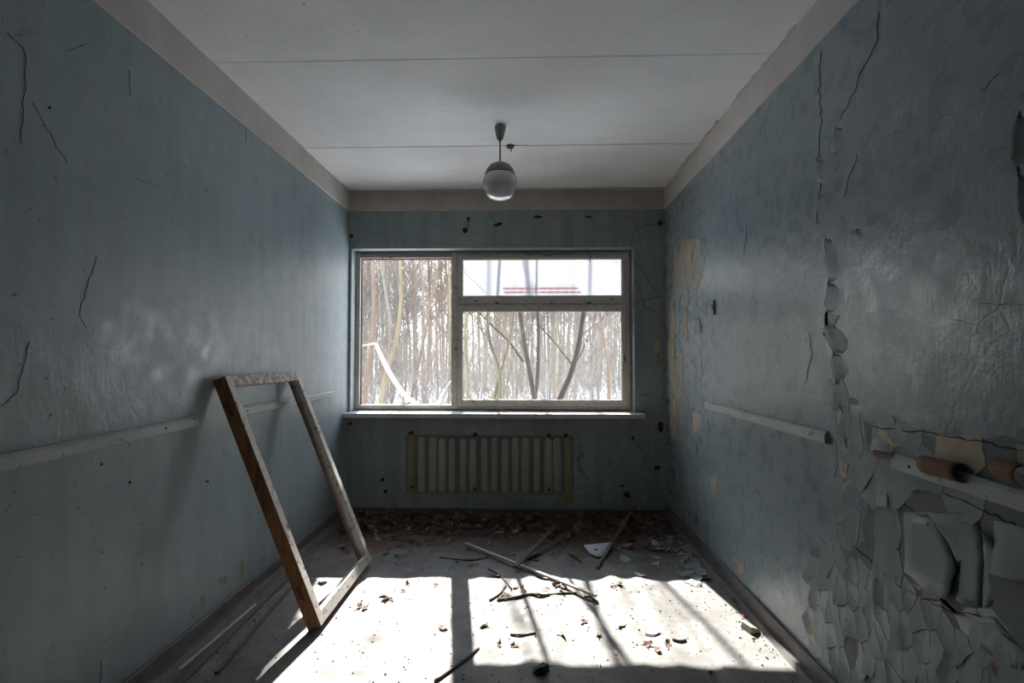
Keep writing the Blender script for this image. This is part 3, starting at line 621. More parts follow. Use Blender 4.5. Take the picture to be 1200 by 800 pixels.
# rolled sheets of paint
def curl(A, B, down, length, radius, turns, name='paint_curl', nseg=12, taper=0, mats=None, bow=0):
    """sheet hinged on wall edge A-B (wall coords), leaving in direction `down`, rolling away from the wall"""
    A, B, dn = V(A), V(B), V(down).normalized(); b = MB(); k = 6
    for i in range(nseg+1):
        s_ = i/nseg; a = turns*2*PI*s_; r = radius*(1-.25*s_)
        along = r*math.sin(a); out = r*(1-math.cos(a))
        for j in range(k+1):
            u = j/k; uu = u+(0.5-u)*taper*s_; q = A+(B-A)*uu+dn*(along+bow*math.sin(PI*u)*(1-s_))
            b.v.append((XR-.002-out, q.x, q.y))
    b.f = [(i*(k+1)+j, (i+1)*(k+1)+j, (i+1)*(k+1)+j+1, i*(k+1)+j+1) for i in range(nseg) for j in range(k)]; b.mi = [0]*len(b.f)
    me = b.mesh(name, mats or [M['flake'], M['rust_back']], True); bm = bmesh.new(); bm.from_mesh(me); bmesh.ops.recalc_face_normals(bm, faces=bm.faces)
    bm.normal_update(); bm.faces.ensure_lookup_table()
    if bm.faces[0].normal.x > 0: bmesh.ops.reverse_faces(bm, faces=bm.faces)
    bm.to_mesh(me); bm.free(); o = link(name, me, wall_right); solid(o, .0016, 1); return o
curl(RW(1094, 545), RW(1143, 556), (.25, 1), .1, .030, .78, taper=.15)
curl(RW(1144, 556), RW(1096, 546), (-.1, -1), .1, .024, .55, taper=.1)
curl(RW(1035, 532), RW(1056, 536), (.9, .5), .1, .022, .62, taper=.3)
curl(RW(1180, 548), RW(1215, 560), (.1, 1), .1, .028, .7, taper=.2)
def custom_flake(pp, lift, bias, seed, smooth=True):
    b = flake_mesh([V(q) for q in rwp(*pp)], random.Random(seed), lift, 'R', bias=bias)
    me = b.mesh('paint_flake', [M['flake'], M['cream']], smooth); bm = bmesh.new(); bm.from_mesh(me); bmesh.ops.recalc_face_normals(bm, faces=bm.faces)
    if sum((f.normal for f in bm.faces), V()).x > 0: bmesh.ops.reverse_faces(bm, faces=bm.faces)
    bm.to_mesh(me); bm.free(); o = link('paint_flake', me, wall_right); solid(o, .0016, 1)
custom_flake([(1096, 600), (1125, 600), (1150, 612), (1153, 660), (1150, 712), (1130, 710), (1120, 702), (1126, 668), (1112, 630)], .030, 0.0, 1)
custom_flake([(1152, 612), (1164, 630), (1168, 665), (1165, 708), (1153, 712), (1155, 660)], .022, 0.2, 2)
custom_flake([(1060, 600), (1094, 600), (1110, 632), (1124, 668), (1117, 704), (1085, 690), (1060, 670)], .024, 3.14, 3)
custom_flake([(1166, 610), (1230, 628), (1230, 690), (1190, 682), (1168, 672)], .030, -1.6, 4)
custom_flake([(1120, 720), (1165, 722), (1200, 760), (1230, 790), (1180, 780), (1130, 745)], .014, 1.6, 5)
# small steel plate on right wall
q = RW(837, 360); MB().box((XR-.014, q[0]-.022, q[1]-.045), (XR, q[0]+.022, q[1]+.045)).box((XR-.02, q[0]-.012, q[1]-.02), (XR-.014, q[0]+.012, q[1]+.02)).obj('wall_bracket', M['plastic'], bevel=.002, label='small grey metal fixture plate high on the right wall beside peeling strip', cat='bracket')
# ------------------------------------------------------------------ wall rails
def wrail(x, s, y0, z0, y1, z1, label, lift=0):
    h = .048; th = .022; r = MB()
    prof = [(0, -h/2), (th, -h/2), (th, h/2-.012), (th*.55, h/2), (0, h/2)]
    d = V((0, y1-y0, z1-z0))
    o = MB().prism(prof, (x, y0, z0), (s, 0, 0), (0, 0, 1), d).obj('wall_rail', M['rail_paint'], bevel=.002, label=label, cat='rail')
    for k in (.08, .92):
        c = V((x+s*th, y0, z0))+d*k
        MB().tube([c-V((s*.002, 0, 0)), c+V((s*.0015, 0, 0))], .005, 8).obj('nail_head', M['iron'], o)
a = LW(228, 493); wrail(XL, 1, -.4, .985, a[0], a[1], 'long grey wooden rail on left wall, nearer the camera than the leaning sash')
a = LW(272, 483.5); c_ = LW(389, 461); wrail(XL, 1, a[0], a[1], c_[0], c_[1], 'short pale grey wooden rail on left wall behind the leaning sash')
a = RW(829, 474); c_ = RW(973, 513); wrail(XR, -1, c_[0], c_[1], a[0], a[1], 'grey wooden rail on right wall between window and the big paint crack')
a = RW(1052, 540); wrail(XR, -1, .7, .97, a[0], a[1], 'grey wooden rail on right wall running out from under rolled peeling paint')
# ------------------------------------------------------------------ pendant lamp
lp = ray(586, 148, 2, ZC); LX, LY = lp.x, lp.y
lamp = empty('pendant_lamp', (LX, LY, ZC), label='white opal glass globe pendant lamp hanging from the ceiling on a thin rod', cat='lamp')
def zl(py): return ray(586, py, 1, LY).z
c_ = (LX, LY, 0)
MB().lathe([(.001, ZC-.002), (.034, ZC-.002), (.036, ZC-.010), (.032, ZC-.03), (.020, zl(163)), (.009, zl(165)), (.006, zl(166))], c_, 20).obj('canopy', M['lamp_base'], lamp, True)
MB().tube([(LX, LY, zl(164)), (LX, LY, zl(192))], .0055, 10).obj('rod', M['lamp_metal'], lamp, True)
MB().lathe([(.001, zl(190.5)), (.030, zl(190.8)), (.062, zl(194)), (.084, zl(199)), (.090, zl(202.5)), (.094, zl(203.5)), (.094, zl(205)), (.085, zl(205.5))], c_, 36).obj('cap', M['lamp_metal'], lamp, True)
MB().lathe([(.085, zl(203.5)), (.094, zl(206)), (.104, zl(210)), (.109, zl(214)), (.110, zl(216.5)), (.108, zl(219.5)), (.095, zl(221.5)), (.089, zl(224.5)), (.081, zl(228.5)), (.064, zl(231.8)), (.035, zl(233.6)), (.001, zl(234.2))], c_, 36).obj('glass_globe', M['opal'], lamp, True)
q = ray(598, 171, 2, ZC)
ck = empty('ceiling_junction', q, label='small dark broken ceiling box with wire stub just beyond the lamp rod', cat='junction box')
MB().lathe([(.001, ZC-.001), (.028, ZC-.001), (.024, ZC-.012), (.012, ZC-.016), (.001, ZC-.015)], (q.x, q.y, 0), 12).obj('box', M['stone'], ck)
MB().tube([(q.x+.005, q.y, ZC-.014), (q.x+.008, q.y, ZC-.03), (q.x+.004, q.y+.004, ZC-.04)], .003, 6).obj('wire_stub', M['iron'], ck)
# ------------------------------------------------------------------ leaning window sash
SY0, SY1 = 2.475, 3.285
B0 = V((-1.050, 0, .006)); T0 = V((XL+.004, 0, 1.205)); vv = (T0-B0); SLn = vv.length; vv.normalize(); nn = V((-vv.z, 0, vv.x)); nn = nn if nn.x > 0 else -nn
TH = .068
ws = empty('window_sash', (B0.x, SY0, 0), label='empty wooden window sash with peeling white paint leaning on the left wall', cat='window sash')
Yv = V((0, 1, 0))
def at(u, v_, n_): return B0+Yv*u+vv*v_+nn*n_
prof = [(0, 0), (0, TH), (.050, TH), (.050, TH-.014), (.032, TH-.015), (.032, TH-.024), (.047, TH-.025), (.047, TH-.039), (.030, TH-.040), (.030, TH-.048), (.044, TH-.049), (.044, 0)]
# material slots: 0 paint, 1 pine, 2 red-brown, 3 shade painted into the groove floors
mp = [1, 0, 0, 0, 3, 0, 0, 0, 3, 0, 2, 1]
SM = [M['sash_paint'], M['pine'], M['rust_back'], M['stick']]
MB().prism(prof, at(SY0, 0, 0), Yv, nn, vv*SLn, mp).obj('stile', SM, ws, bevel=.0015, label='stile with bare brown pine outer edge')
prof_r = [(-u, v_) for u, v_ in prof]
MB().prism(prof_r, at(SY1, 0, 0), Yv, nn, vv*SLn, [0]+mp[1:]).obj('stile', SM, ws, bevel=.0015)
def prail(v0, s_, mats, name='rail'):
    pr = [(0, 0), (0, TH-.002), (.056*1, TH-.002), (.056, TH-.014), (.046, TH-.016), (.046, TH-.03), (.052, TH-.032), (.052, TH-.046), (.04, TH-.048), (.04, 0)]
    return MB().prism([(u*s_, v_) for u, v_ in pr], at(SY0+.045, v0, 0), vv, nn, Yv*(SY1-SY0-.09), [1, 0, 0, 0, 0, 0, 0, 0, 2, 1]).obj(name, mats, ws, bevel=.0015)
prail(0, 1, SM, 'bottom_rail'); prail(SLn, -1, [M['sash_paint_top'], M['sash_paint_top'], M['rust_back']], 'top_rail')
for u in (SY0+.051, SY1-.051-.006):
    MB().obox(at(u, .056, TH-.020), Yv*.006, vv*(SLn-.112), nn*.008).obj('glazing_bead', M['sash_paint'], ws)
for v_ in (.15, 1.1):
    MB().obox(at(SY0-.0015, v_, .02), Yv*.002, vv*.07, nn*.02).obj('hinge_leaf', M['rust'], ws)
# ------------------------------------------------------------------ floor things
def stick(pts, rad, name, mat, label, cat, n=6, square=None, rise=.004, group=None):
    P_ = []
    for i, q in enumerate(pts):
        x, y = FL(q[0], q[1]); hh = q[2] if len(q) > 2 else 0
        P_.append(V((x, y, fz(x, y)+rise+hh)))
    if square:
        zz = max(p_.z for p_ in P_)
        a, c = P_[0], P_[-1]
        if len(pts[0]) < 3: a.z = c.z = zz+square[1]/2
        return MB().bar(a, c, *square).obj(name, mat, bevel=.0015, label=label, cat=cat, group=group)
    return MB().tube(catmull(P_, 4), rad if not hasattr(rad, '__len__') else [rad[0]+(rad[1]-rad[0])*i/(4*(len(P_)-1)) for i in range(4*(len(P_)-1)+1)], n).obj(name, mat, smooth=True, label=label, cat=cat, group=group)
stick([(545, 641), (699, 704)], 0, 'batten', M['batten'], 'long thin pale grey batten lying diagonally on floor into the sun patch', 'batten', square=(.020, .012), rise=.018)
stick([(604, 671, .02), (652, 622, .03)], 0, 'batten', M['stick'], 'brown weathered lath crossing the pale batten, lying in the leaves', 'batten', square=(.028, .010), rise=.012)
stick([(612, 662, .01), (672, 628, .02)], 0, 'batten', M['stick'], 'thin brown lath half buried in leaves right of the crossed one', 'batten', square=(.018, .008), rise=.01)
stick([(700, 668, .005), (745, 604, .075)], 0, 'batten', M['stick'], 'dark thin lath resting over the white sheet towards the window wall', 'batten', square=(.020, .012), rise=.008)
stick([(583, 705), (602, 702), (622, 700), (641, 701), (660, 697), (676, 696)], (.009, .006), 'branch', M['stick'], 'crooked dark branch lying along the upper edge of the sun patch', 'branch')
stick([(510, 801), (532, 786), (545, 775), (561, 760)], (.008, .006), 'branch', M['stick'], 'curved dark stick at bottom centre crossing the mullion shadow', 'branch')
stick([(574, 705), (586, 697), (592, 688)], .007, 'branch', M['stick'], 'short thick piece of dark bark left end of crooked branch', 'branch')
stick([(598, 745), (614, 747), (628, 745)], .005, 'twig', M['stick'], 'short dark twig lying in the middle of the sun patch', 'twig')
stick([(572, 668), (586, 676), (600, 692)], .004, 'twig', M['stick'], 'thin forked twig under the lower end of the brown lath', 'twig')
stick([(684, 690), (692, 700), (700, 706)], .006, 'twig', M['stick'], 'brown twig at the lower tip of the pale batten', 'twig')
stick([(515, 655), (545, 657), (572, 656)], .006, 'twig', M['stick'], 'dark straight twig in shade left of the pale batten', 'twig')
stick([(440, 628), (462, 633), (480, 636)], .008, 'twig', M['stick'], 'brown twig among leaves near the leaning sash top left of floor', 'twig')
stick([(756, 745), (766, 747), (774, 745)], .003, 'twig', M['iron'], 'tiny dark twig at the right part of the sun patch', 'twig')
stick([(788, 752), (796, 753), (804, 751)], .006, 'twig', M['stick'], 'small dark chip of wood on sunny floor right of the tiny twig', 'twig')
# planks along left wall
for i, ((x0, y0), (x1, y1), sq, m, lb) in enumerate((((205, 806), (335, 678), (.05, .012), 'baseboard_grey', 'long dusty grey floor strip parallel to left baseboard'), ((254, 790), (340, 690), (.022, .010), 'stick', 'broken narrow lath lying right of the dusty strip by left wall'), ((210, 790), (300, 712), (.014, .008), 'batten', 'splintered pale sliver of wood on the strip by left wall'))):
    a = V(FL(x0, y0)).to_3d(); c_ = V(FL(x1, y1)).to_3d(); zz = .003+sq[1]/2+(.013 if i == 2 else 0); a.z = c_.z = zz
    MB().bar(a, c_, *sq).obj('lath', M[m], bevel=.002, label=lb, cat='lath')
# white sheet
pp = [(684, 644), (700, 641), (717, 641), (712, 650), (706, 657), (698, 655), (690, 650)]
b = MB(); R_ = []
for i, (px, py) in enumerate(pp):
    x, y = FL(px, py); R_.append((x, y, fz(x, y)+.008+(.02 if i in (0, 2) else .004)))
cx = sum(q[0] for q in R_)/7; cy = sum(q[1] for q in R_)/7
b.v = [(cx, cy, fz(cx, cy)+.012)]+R_; b.f = [(0, 1+i, 1+(i+1) % 7) for i in range(7)]; b.mi = [0]*7
o = b.obj('paper_sheet', M['paper'], smooth=True, label='bluish white torn sheet lying on dark floor beneath the dark lath', cat='paper'); solid(o, .002)
# clod, red chips, bigger rubble
x, y = FL(632, 790); scrap('clod', (x, y, fz(x, y)), .045, M['stone'], .55, 4, label='dark lump of rubble at bottom centre of the floor', cat='rubble')
x, y = FL(833, 789); scrap('clod', (x, y, fz(x, y)), .014, M['stone'], .7, 5, label='small dark pebble in shade near the bottom right of the floor', cat='rubble')
x, y = FL(703, 789); 
for i, (px, py, r, m, lb) in enumerate(((604, 690, .018, 'brick', 'small bright red chip at upper edge of sun patch left of the batten tip'), (612, 689, .016, 'chip2', 'pale chip just right of the bright red chip'), (872, 722, .016, 'brick', 'orange red chip by the right baseboard'), (883, 748, .012, 'leaf2', 'ochre chip by right baseboard nearest the camera'), (660, 690, .03, 'chip2', 'curled whitish bark scrap at upper edge of sun patch'), (800, 659, .035, 'chip', 'blue grey plaster shard near right baseboard, left one'), (806, 652, .04, 'chip', 'blue grey plaster shard near right baseboard, upper one'), (378, 683, .03, 'chip2', 'pale crumbled chip inside the foot of the leaning sash'), (630, 698, .02, 'leaf2', 'tan scrap next to crooked branch in sun'))):
    x, y = FL(px, py); scrap('chip', (x, y, fz(x, y)+.001), r, M[m], .4, 20+i, label=lb, cat='chip')
x, y = FL(881, 738)
o = MB().prism([(-.03, 0), (.03, 0), (.02, .016), (-.022, .034)], (0, -.035, 0), (1, 0, 0), (0, 0, 1), (0, .07, 0)).obj('plaster_fragment', M['cream_pale'], bevel=.004, label='pale block fragment casting a shadow against the right baseboard', cat='rubble'); o.location = (XR-.10, y, fz(x, y)); o.rotation_euler = (0, 0, .35)
# leaves
def leaf_mesh(seed, mat):
    rnd = random.Random(seed); n = 10; b = MB(); L = .033
    ring = []
    for i in range(n):
        a = 2*PI*i/n; r = L*(1.0 if i % 2 == 0 else rnd.uniform(.5, .8))*(1.15 if i == 0 else rnd.uniform(.75, 1)); x = math.cos(a)*r*1.2; y = math.sin(a)*r*.75
        ring.append((x, y, .012*rnd.uniform(.2, 1)*(abs(y)/L)**1.2+.008*(x/L)**2*rnd.uniform(.2, 1)+.002))
    b.v = [(0, 0, .001)]+[(x*.5, y*.5, z*.35+rnd.uniform(0, .003)) for x, y, z in ring]+ring
    b.f = [(0, 1+i, 1+(i+1) % n) for i in range(n)]+[(1+i, 11+i, 11+(i+1) % n, 1+(i+1) % n) for i in range(n)]; b.mi = [0]*len(b.f)
    return b.mesh('leaf', mat)
LM = [leaf_mesh(i, M[['leaf', 'leaf', 'leaf2', 'leaf3', 'leaf', 'leaf2'][i]]) for i in range(6)]
rl = random.Random(5)
def leaf_at(x, y, sc, label, group, z=0, tilt=.5):
    me = rl.choice(LM); o = bpy.data.objects.new('leaf', me); C.objects.link(o)
    o.location = (x, y, fz(x, y)+.002+z); o.rotation_euler = (rl.gauss(0, tilt*.4), rl.gauss(0, tilt*.4), rl.uniform(0, 6.3)); o.scale = (sc, sc, sc*rl.uniform(.8, 1.6))
    o['label'] = label; o['category'] = 'leaf'; o['group'] = group
cnt = 0
while cnt < 235:
    x = rl.uniform(-1.40, 1.12); y = 4.33-abs(rl.gauss(0, .28))
    if y < 3.55 or y > 4.34: continue
    if x > .75 and rl.random() < .5: continue
    lb = ('dry brown leaf in the drift left of the radiator print' if x < -1.0 else 'dry brown leaf in the drift under the radiator print' if x < .4 else 'dry brown leaf in the drift by the right corner')
    leaf_at(x, y, rl.uniform(.8, 1.45), lb, lb.replace('dry brown leaf', 'leaves'), rl.uniform(0, .02)); cnt += 1
for k, (px, py, r, nl) in enumerate(((560, 660, 30, 6), (610, 655, 22, 10), (640, 650, 18, 6), (680, 655, 16, 5), (636, 700, 26, 5), (520, 737, 10, 3), (592, 700, 9, 4), (420, 712, 14, 4), (690, 697, 8, 3), (655, 688, 8, 2), (465, 655, 40, 8), (567, 733, 6, 2), (690, 738, 34, 4), (600, 762, 26, 3), (450, 702, 16, 4), (775, 758, 18, 3), (862, 704, 12, 4), (805, 645, 18, 6), (720, 690, 20, 3), (480, 690, 20, 3))):
    for j in range(nl):
        x, y = FL(px+rl.gauss(0, r*.5), py+rl.gauss(0, r*.16))
        leaf_at(x, y, rl.uniform(.5, .95), 'single dry leaf scattered on open floor away from the drift', 'leaves scattered on the open floor')
# fine leaf litter (nobody could count it)
b = MB()
for i in range(5200):
    x = rl.uniform(-1.45, 1.13); y = 4.355-abs(rl.gauss(0, .27))
    if y < 3.3: continue
    s_ = rl.uniform(.008, .028); z = fz(x, y)+rl.uniform(.001, .018)*(1 if y > 3.9 else .4); a = rl.uniform(0, 6.3); tl = rl.uniform(-.5, .5)
    u = V((math.cos(a), math.sin(a), tl))*s_; v_ = V((-math.sin(a), math.cos(a), rl.uniform(-.5, .5)))*s_*.6; c = V((x, y, z+s_*.4))
    b.add([c-u, c+v_, c+u*1.2, c-v_], [(0, 1, 2), (0, 2, 3)], rl.choice((0, 0, 1, 2, 2, 3)))
b2 = b.mesh('leaf_litter', [M['leaf'], M['leaf2'], M['leaf3'], M['stone']])
link('leaf_litter', b2, label='matted crumbled brown leaf litter along the window wall', cat='leaf litter', kind='stuff')
# fine grit over the floor
b = MB()
def grit(x, y, s_, mi):
    z = fz(x, y); n = 4; a0 = rl.uniform(0, 6)
    ring = [V((x+math.cos(a0+2*PI*j/n)*s_*rl.uniform(.6, 1.2), y+math.sin(a0+2*PI*j/n)*s_*rl.uniform(.5, 1), z-.001)) for j in range(n)]
    b.add(ring+[V((x, y, z+s_*rl.uniform(.3, .8)))], [(j, (j+1) % n, 4) for j in range(n)], mi)
for i in range(2600): grit(rl.uniform(XL+.05, XR-.05), rl.uniform(1.9, 4.3), rl.choice((.002, .003, .004, .007))*rl.uniform(.7, 1.3), rl.choice((0, 0, 1, 2)))
for i in range(500): yy = rl.uniform(1.9, 3.6); grit(XL+.07+abs(rl.gauss(0, .10)), yy, rl.choice((.003, .005, .009)), rl.choice((0, 1, 1)))
for i in range(420): yy = rl.uniform(2.0, 4.3); grit(XR-.05-abs(rl.gauss(0, .08)), yy, rl.choice((.003, .005, .009)), rl.choice((0, 1, 2, 1)))
link('floor_grit', b.mesh('floor_grit', [M['stone'], M['chip2'], M['leaf']]), label='fine plaster and dirt crumbs strewn over the floor', cat='grit', kind='stuff')
# paint and plaster chips, right back area
def chip_mesh(seed, mat):
    rnd = random.Random(seed); n = 6; b = MB(); ring = [(math.cos(2*PI*i/n+rnd.uniform(-.3, .3))*.035*rnd.uniform(.6, 1.2), math.sin(2*PI*i/n)*.028*rnd.uniform(.6, 1.2)) for i in range(n)]
    f = lambda x, y: .004+4*x*x*rnd.choice((1, 1, 2))
    top = [(x, y, f(x, y)) for x, y in ring]
    b.v = [(0, 0, .006)]+top+[(x, y, z-.003) for x, y, z in top]; b.f = [(0, 1+i, 1+(i+1) % n) for i in range(n)]+[(1+i, 7+i, 7+(i+1) % n, 1+(i+1) % n) for i in range(n)]+[(12, 11, 10, 9, 8, 7)]; b.mi = [0]*len(b.f)
    return b.mesh('paint_chip', mat)
CM = [chip_mesh(i, M[['chip', 'chip2', 'chip', 'chip'][i]]) for i in range(4)]
for i in range(95):
    if i < 60: px, py = rl.gauss(785, 26), rl.gauss(638, 17)
    else: px, py = rl.gauss(815, 7), rl.gauss(668, 9)
    x, y = FL(px, py)
    if x > XR-.05 or y > 4.33 or py > 690: continue
    o = bpy.data.objects.new('paint_chip', CM[i % 4]); C.objects.link(o); s_ = rl.uniform(.4, 1.2); o.scale = (s_, s_, s_)
    o.location = (x, y, fz(x, y)+.002); o.rotation_euler = (rl.gauss(0, .2), rl.gauss(0, .2), rl.uniform(0, 6))
    if i < 60: o['label'] = 'fallen blue grey paint chip on dark floor in the far right corner'; o['group'] = 'paint chips in the far right corner'
    else: o['label'] = 'fallen blue grey paint chip beside the right baseboard just beyond the sun patch'; o['group'] = 'paint chips by the right baseboard'
    o['category'] = 'paint chip'
# ------------------------------------------------------------------ outside
GZ = -.45
def gh_(x, y):
    return GZ+.25*noise.noise(V((x*.12, y*.12, 0)))*min(1, (y-5)/5 if y > 5 else 0)+.08*noise.noise(V((x*.6, y*.6, 2)))+max(0, y-18)*.012
b = MB(); nx, ny = 80, 70
b.v = []
for j in range(ny+1):
    y = WO+.0+75*(j/ny)**1.7
    for i in range(nx+1): x = (i/nx-.5)*(24+y*2.2); b.v.append((x, y, gh_(x, y)))
b.f = [(j*(nx+1)+i, j*(nx+1)+i+1, (j+1)*(nx+1)+i+1, (j+1)*(nx+1)+i) for j in range(ny) for i in range(nx)]; b.mi = [0]*len(b.f)
link('ground', b.mesh('ground', M['snow'], True), kind='structure')
def branchy(b, base, d, L, r, depth, rnd, n=3, mi=0, seg=3, spread=.6, up=.15):
    pts = [base]; q = base.copy(); dd = d.copy()
    for i in range(seg):
        dd = (dd+V((rnd.gauss(0, .10), rnd.gauss(0, .10), up*rnd.random()))).normalized(); q = q+dd*L/seg; pts.append(q.copy())
    b.tube(pts, [r*(1-.75*i/seg) for i in range(seg+1)], 5 if r > .012 else 3, mi, cap=False)
    if depth:
        for k in range(n):
            t_ = rnd.uniform(.25, .95)*seg; i = min(seg-1, int(t_)); pp_ = pts[i].lerp(pts[i+1], t_-i)
            nd = (dd+V((rnd.gauss(0, spread), rnd.gauss(0, spread), rnd.gauss(.1, spread*.6)))).normalized()
            branchy(b, pp_, nd, L*rnd.uniform(.35, .6), max(.0025, r*rnd.uniform(.3, .5)), depth-1, rnd, n, mi, 3, spread, up)
# named trunks seen through the panes: photo polyline, distance, radius
def trunk(pl, Y, r, mat, label, Ht=5.5, br=7, cat='tree'):
    rnd = random.Random(int(pl[0][0]*7+Y)); b = MB()
    pts = [ray(px, py, 1, Y+(i*.0)) for i, (px, py) in enumerate(pl)]
    g = gh_(pts[0].x, Y)-.05
    dn = (pts[0]-pts[1]).normalized(); base = pts[0]+dn*((pts[0].z-g)/max(.3, -dn.z)); pts = [base]+pts
    d = (pts[-1]-pts[-2]).normalized()
    while pts[-1].z < Ht: d = (d+V((rnd.gauss(0, .07), rnd.gauss(0, .07), .12))).normalized(); pts.append(pts[-1]+d*.7)
    k = len(pts); rad = [r*(1.12-.75*i/(k-1)) for i in range(k)]
    cp = catmull(pts, 3); b.tube(cp, [r*(1.12-.8*i/(len(cp)-1)) for i in range(len(cp))], 8, 0)
    foot = V((base.x, base.y, g))
    for i in range(br):
        j = rnd.randrange(3, len(cp)-2); dd = V((rnd.gauss(0, .6), rnd.gauss(0, .5), .75)).normalized()
        branchy(b, cp[j].copy(), dd, rnd.uniform(.7, 1.5), r*.25, 1, rnd, 4)
    for v_i, q in enumerate(b.v): b.v[v_i] = tuple(V(q)-foot)
    o = b.obj('tree', mat, smooth=True, label=label, cat=cat); o.location = foot; return o
trunk([(627, 470), (617, 415), (609, 364)], 7.3, .035, M['bark_dark'], 'thin dark leaning trunk at centre of the lower right pane, left of two dark ones', 5.6, 5)
trunk([(627, 470), (630, 440), (631, 400), (630, 364)], 7.9, .030, M['bark_dark'], 'slim dark upright trunk in the lower right pane, between two leaning dark trunks', 5.6, 5)
trunk([(655, 470), (668, 440), (678, 405), (684, 366)], 6.0, .036, M['bark_dark'], 'thick dark red brown trunk curving right in the lower right pane', 5.2, 5)
trunk([(587, 470), (585, 432), (574, 400), (571, 364)], 5.7, .022, M['bark_yellow'], 'yellow lichened forked trunk at the left of the lower right pane', 5.0, 4)
trunk([(586, 440), (590, 425), (598, 395), (602, 364)], 5.72, .018, M['bark_yellow'], 'thin yellow stem rising right out of the forked trunk', 4.6, 3)
trunk([(714, 470), (713, 430), (708, 400), (704, 364)], 9, .034, M['bark_orange'], 'orange barked trunk near the right edge of the lower right pane', 5.0, 6)
trunk([(651, 470), (650, 430), (652, 400), (652, 364)], 10, .032, M['bark_yellow'], 'yellowish straight trunk behind the curving dark trunk', 5.0, 6)
trunk([(605, 470), (612, 420), (620, 380), (622, 364)], 11, .03, M['bark_tan'], 'tan slanting trunk behind the two slim dark trunks', 5.0, 6)
trunk([(548, 470), (547, 430), (545, 395), (546, 364)], 9, .03, M['bark_yellow'], 'yellow green trunk hard against the left edge of the right pane', 5.0, 6)
trunk([(427, 474), (431, 430), (438, 380), (437, 305)], 9.5, .045, M['bark_orange'], 'orange tan trunk nearest the left edge of open window bay', 5.4, 7)
trunk([(446, 474), (452, 440), (464, 400), (470, 350), (469, 305)], 8.5, .038, M['bark_yellow'], 'yellow brown trunk bending right in the open window bay', 5.2, 7)
trunk([(452, 474), (455, 430), (457, 380), (450, 330), (446, 305)], 11, .035, M['bark_grey'], 'grey slim trunk between orange and yellow ones in open bay', 5.4, 7)
trunk([(480, 474), (492, 420), (502, 370), (510, 330), (515, 305)], 13, .035, M['bark_orange'], 'thin reddish stem slanting right across middle of the open bay', 6, 8)
trunk([(496, 474), (495, 430), (497, 380), (495, 305)], 12, .025, M['bark_grey'], 'thin grey upright stem at the centre of the open bay', 6, 8)
trunk([(526, 474), (527, 420), (527, 360), (526, 305)], 11, .03, M['bark_yellow'], 'yellow green stem at right edge of the open bay', 5.6, 6)
# thin dark branch crossing the pane
b = MB(); q = catmull([ray(px, py, 1, 7.25) for px, py in ((613, 424), (600, 405), (588, 392), (575, 380), (562, 366), (550, 350))], 3)
b.tube(q, [.018-.010*i/(len(q)-1) for i in range(len(q))], 6); b.obj('branch', M['bark_dark'], smooth=True, label='thin dark branch rising left from the left dark trunk behind lower pane', cat='branch')
# forest behind: saplings and tall trees as individuals sharing mesh data
def tree_proto(seed, Ht, r, nb, mat, crown0=.22, depth=2, n=4, spread=.55):
    rnd = random.Random(seed); b = MB(); pts = [V((0, 0, -.1))]; d = V((rnd.gauss(0, .06), rnd.gauss(0, .06), 1)).normalized(); k = 9
    for i in range(k): d = (d+V((rnd.gauss(0, .06), rnd.gauss(0, .06), .1))).normalized(); pts.append(pts[-1]+d*Ht/k)
    b.tube(pts, [r*(1-.85*i/k) for i in range(k+1)], 6, 0, False)
    for i in range(nb):
        t_ = (crown0+(1-crown0)*rnd.random())*k; j = min(k-1, int(t_)); pp_ = pts[j].lerp(pts[j+1], t_-j); a = rnd.uniform(0, 2*PI)
        dd = V((math.cos(a), math.sin(a), rnd.uniform(.4, 1.3))).normalized()
        branchy(b, pp_, dd, Ht*rnd.uniform(.12, .26)*(1.2-.6*t_/k), max(.005, r*.28), depth, rnd, n, 0, 3, spread)
    return b.mesh('tree', mat)
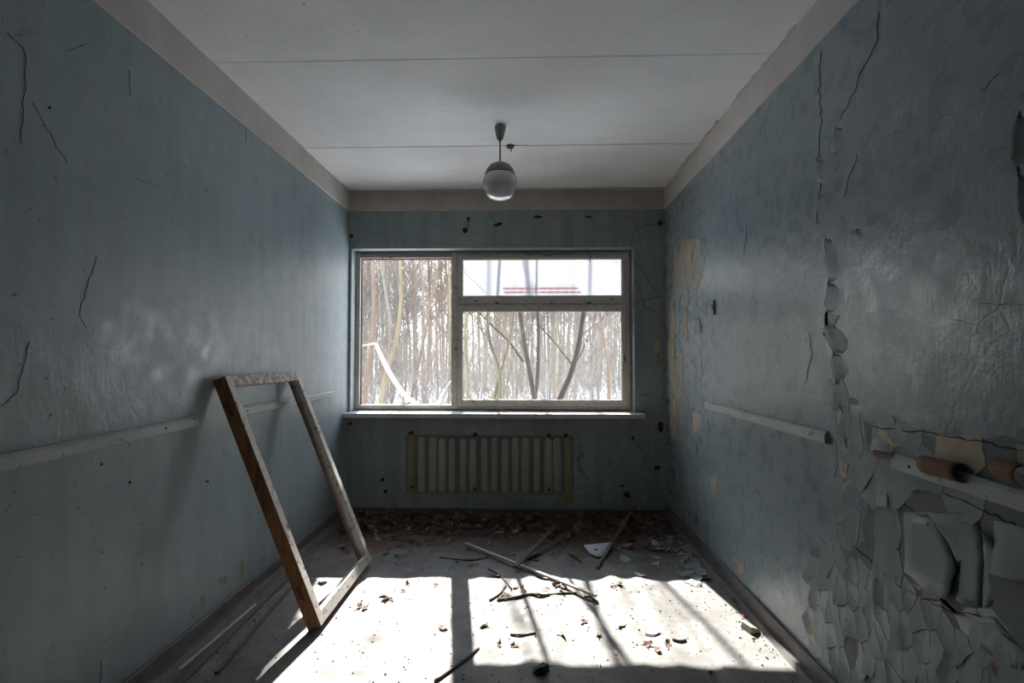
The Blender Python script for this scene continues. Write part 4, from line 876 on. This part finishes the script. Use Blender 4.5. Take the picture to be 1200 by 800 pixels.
def bush_proto(seed, Ht, mat, ns=26):
    rnd = random.Random(seed); b = MB()
    for i in range(ns):
        a = rnd.uniform(0, 2*PI); rr_ = abs(rnd.gauss(0, .5)); lean = rnd.uniform(.05, 1.1)
        d = V((math.cos(a)*lean, math.sin(a)*lean, 1)).normalized()
        branchy(b, V((math.cos(a)*rr_, math.sin(a)*rr_, -.1)), d, Ht*rnd.uniform(.5, 1.1), rnd.uniform(.006, .011), 2, rnd, 4, 0, 4, .7, .05)
    return b.mesh('bush', mat)
TP = [tree_proto(11, 6.5, .05, 22, M['bark_grey'], depth=3), tree_proto(12, 6.0, .045, 24, M['twig']), tree_proto(13, 7, .05, 20, M['bark_tan']), tree_proto(14, 6.5, .04, 26, M['twig_grey'], depth=3), tree_proto(15, 6.2, .045, 22, M['twig_red'])]
BP = [bush_proto(21, 2.6, M['twig']), bush_proto(22, 2.2, M['twig_grey']), bush_proto(23, 2.9, M['twig_red']), bush_proto(24, 2.4, M['twig']), bush_proto(25, 3.0, M['twig_grey'])]
rf = random.Random(99)
def plant(kind, meshes, Y0, Y1, n, s0, s1, label, group, cat):
    for i in range(n):
        Y = Y0+(Y1-Y0)*((i+rf.random())/n); x = rf.uniform(-1, 1)*(.42*Y+1.0)-.09*Y
        o = bpy.data.objects.new(kind, rf.choice(meshes)); C.objects.link(o); s_ = rf.uniform(s0, s1)
        o.location = (x, Y, gh_(x, Y)-.03); o.rotation_euler = (0, 0, rf.uniform(0, 6.28)); o.scale = (s_*rf.uniform(.9, 1.1), s_, s_)
        o['label'] = label; o['category'] = cat; o['group'] = group
NB = [bush_proto(31, 2.6, M['twig_light'], 20), bush_proto(32, 3.0, M['twig_light'], 20), bush_proto(33, 2.8, M['twig'], 20)]
plant('bush', NB, 9.5, 15, 24, .75, 1.15, 'bare twiggy bush standing in snow in the nearer thicket', 'bushes of the nearer thicket', 'bush')
plant('bush', BP, 16, 34, 78, 1.0, 1.6, 'bare twiggy bush in the farther snowy thicket', 'bushes of the farther thicket', 'bush')
plant('tree', TP, 12.5, 19, 26, .62, .85, 'slim bare sapling among the nearer bushes', 'saplings among the bushes', 'tree')
plant('tree', TP, 19, 34, 105, 1.1, 1.6, 'bare leafless tree of the woodland behind the thicket', 'trees of the woodland', 'tree')
plant('tree', TP, 34, 58, 190, 1.8, 2.6, 'tall bare tree in the farthest row of woodland', 'trees of the farthest row', 'tree')
print('flakes', N, 'objects', len(bpy.data.objects), 'tris protos', [len(m.polygons) for m in TP+BP])
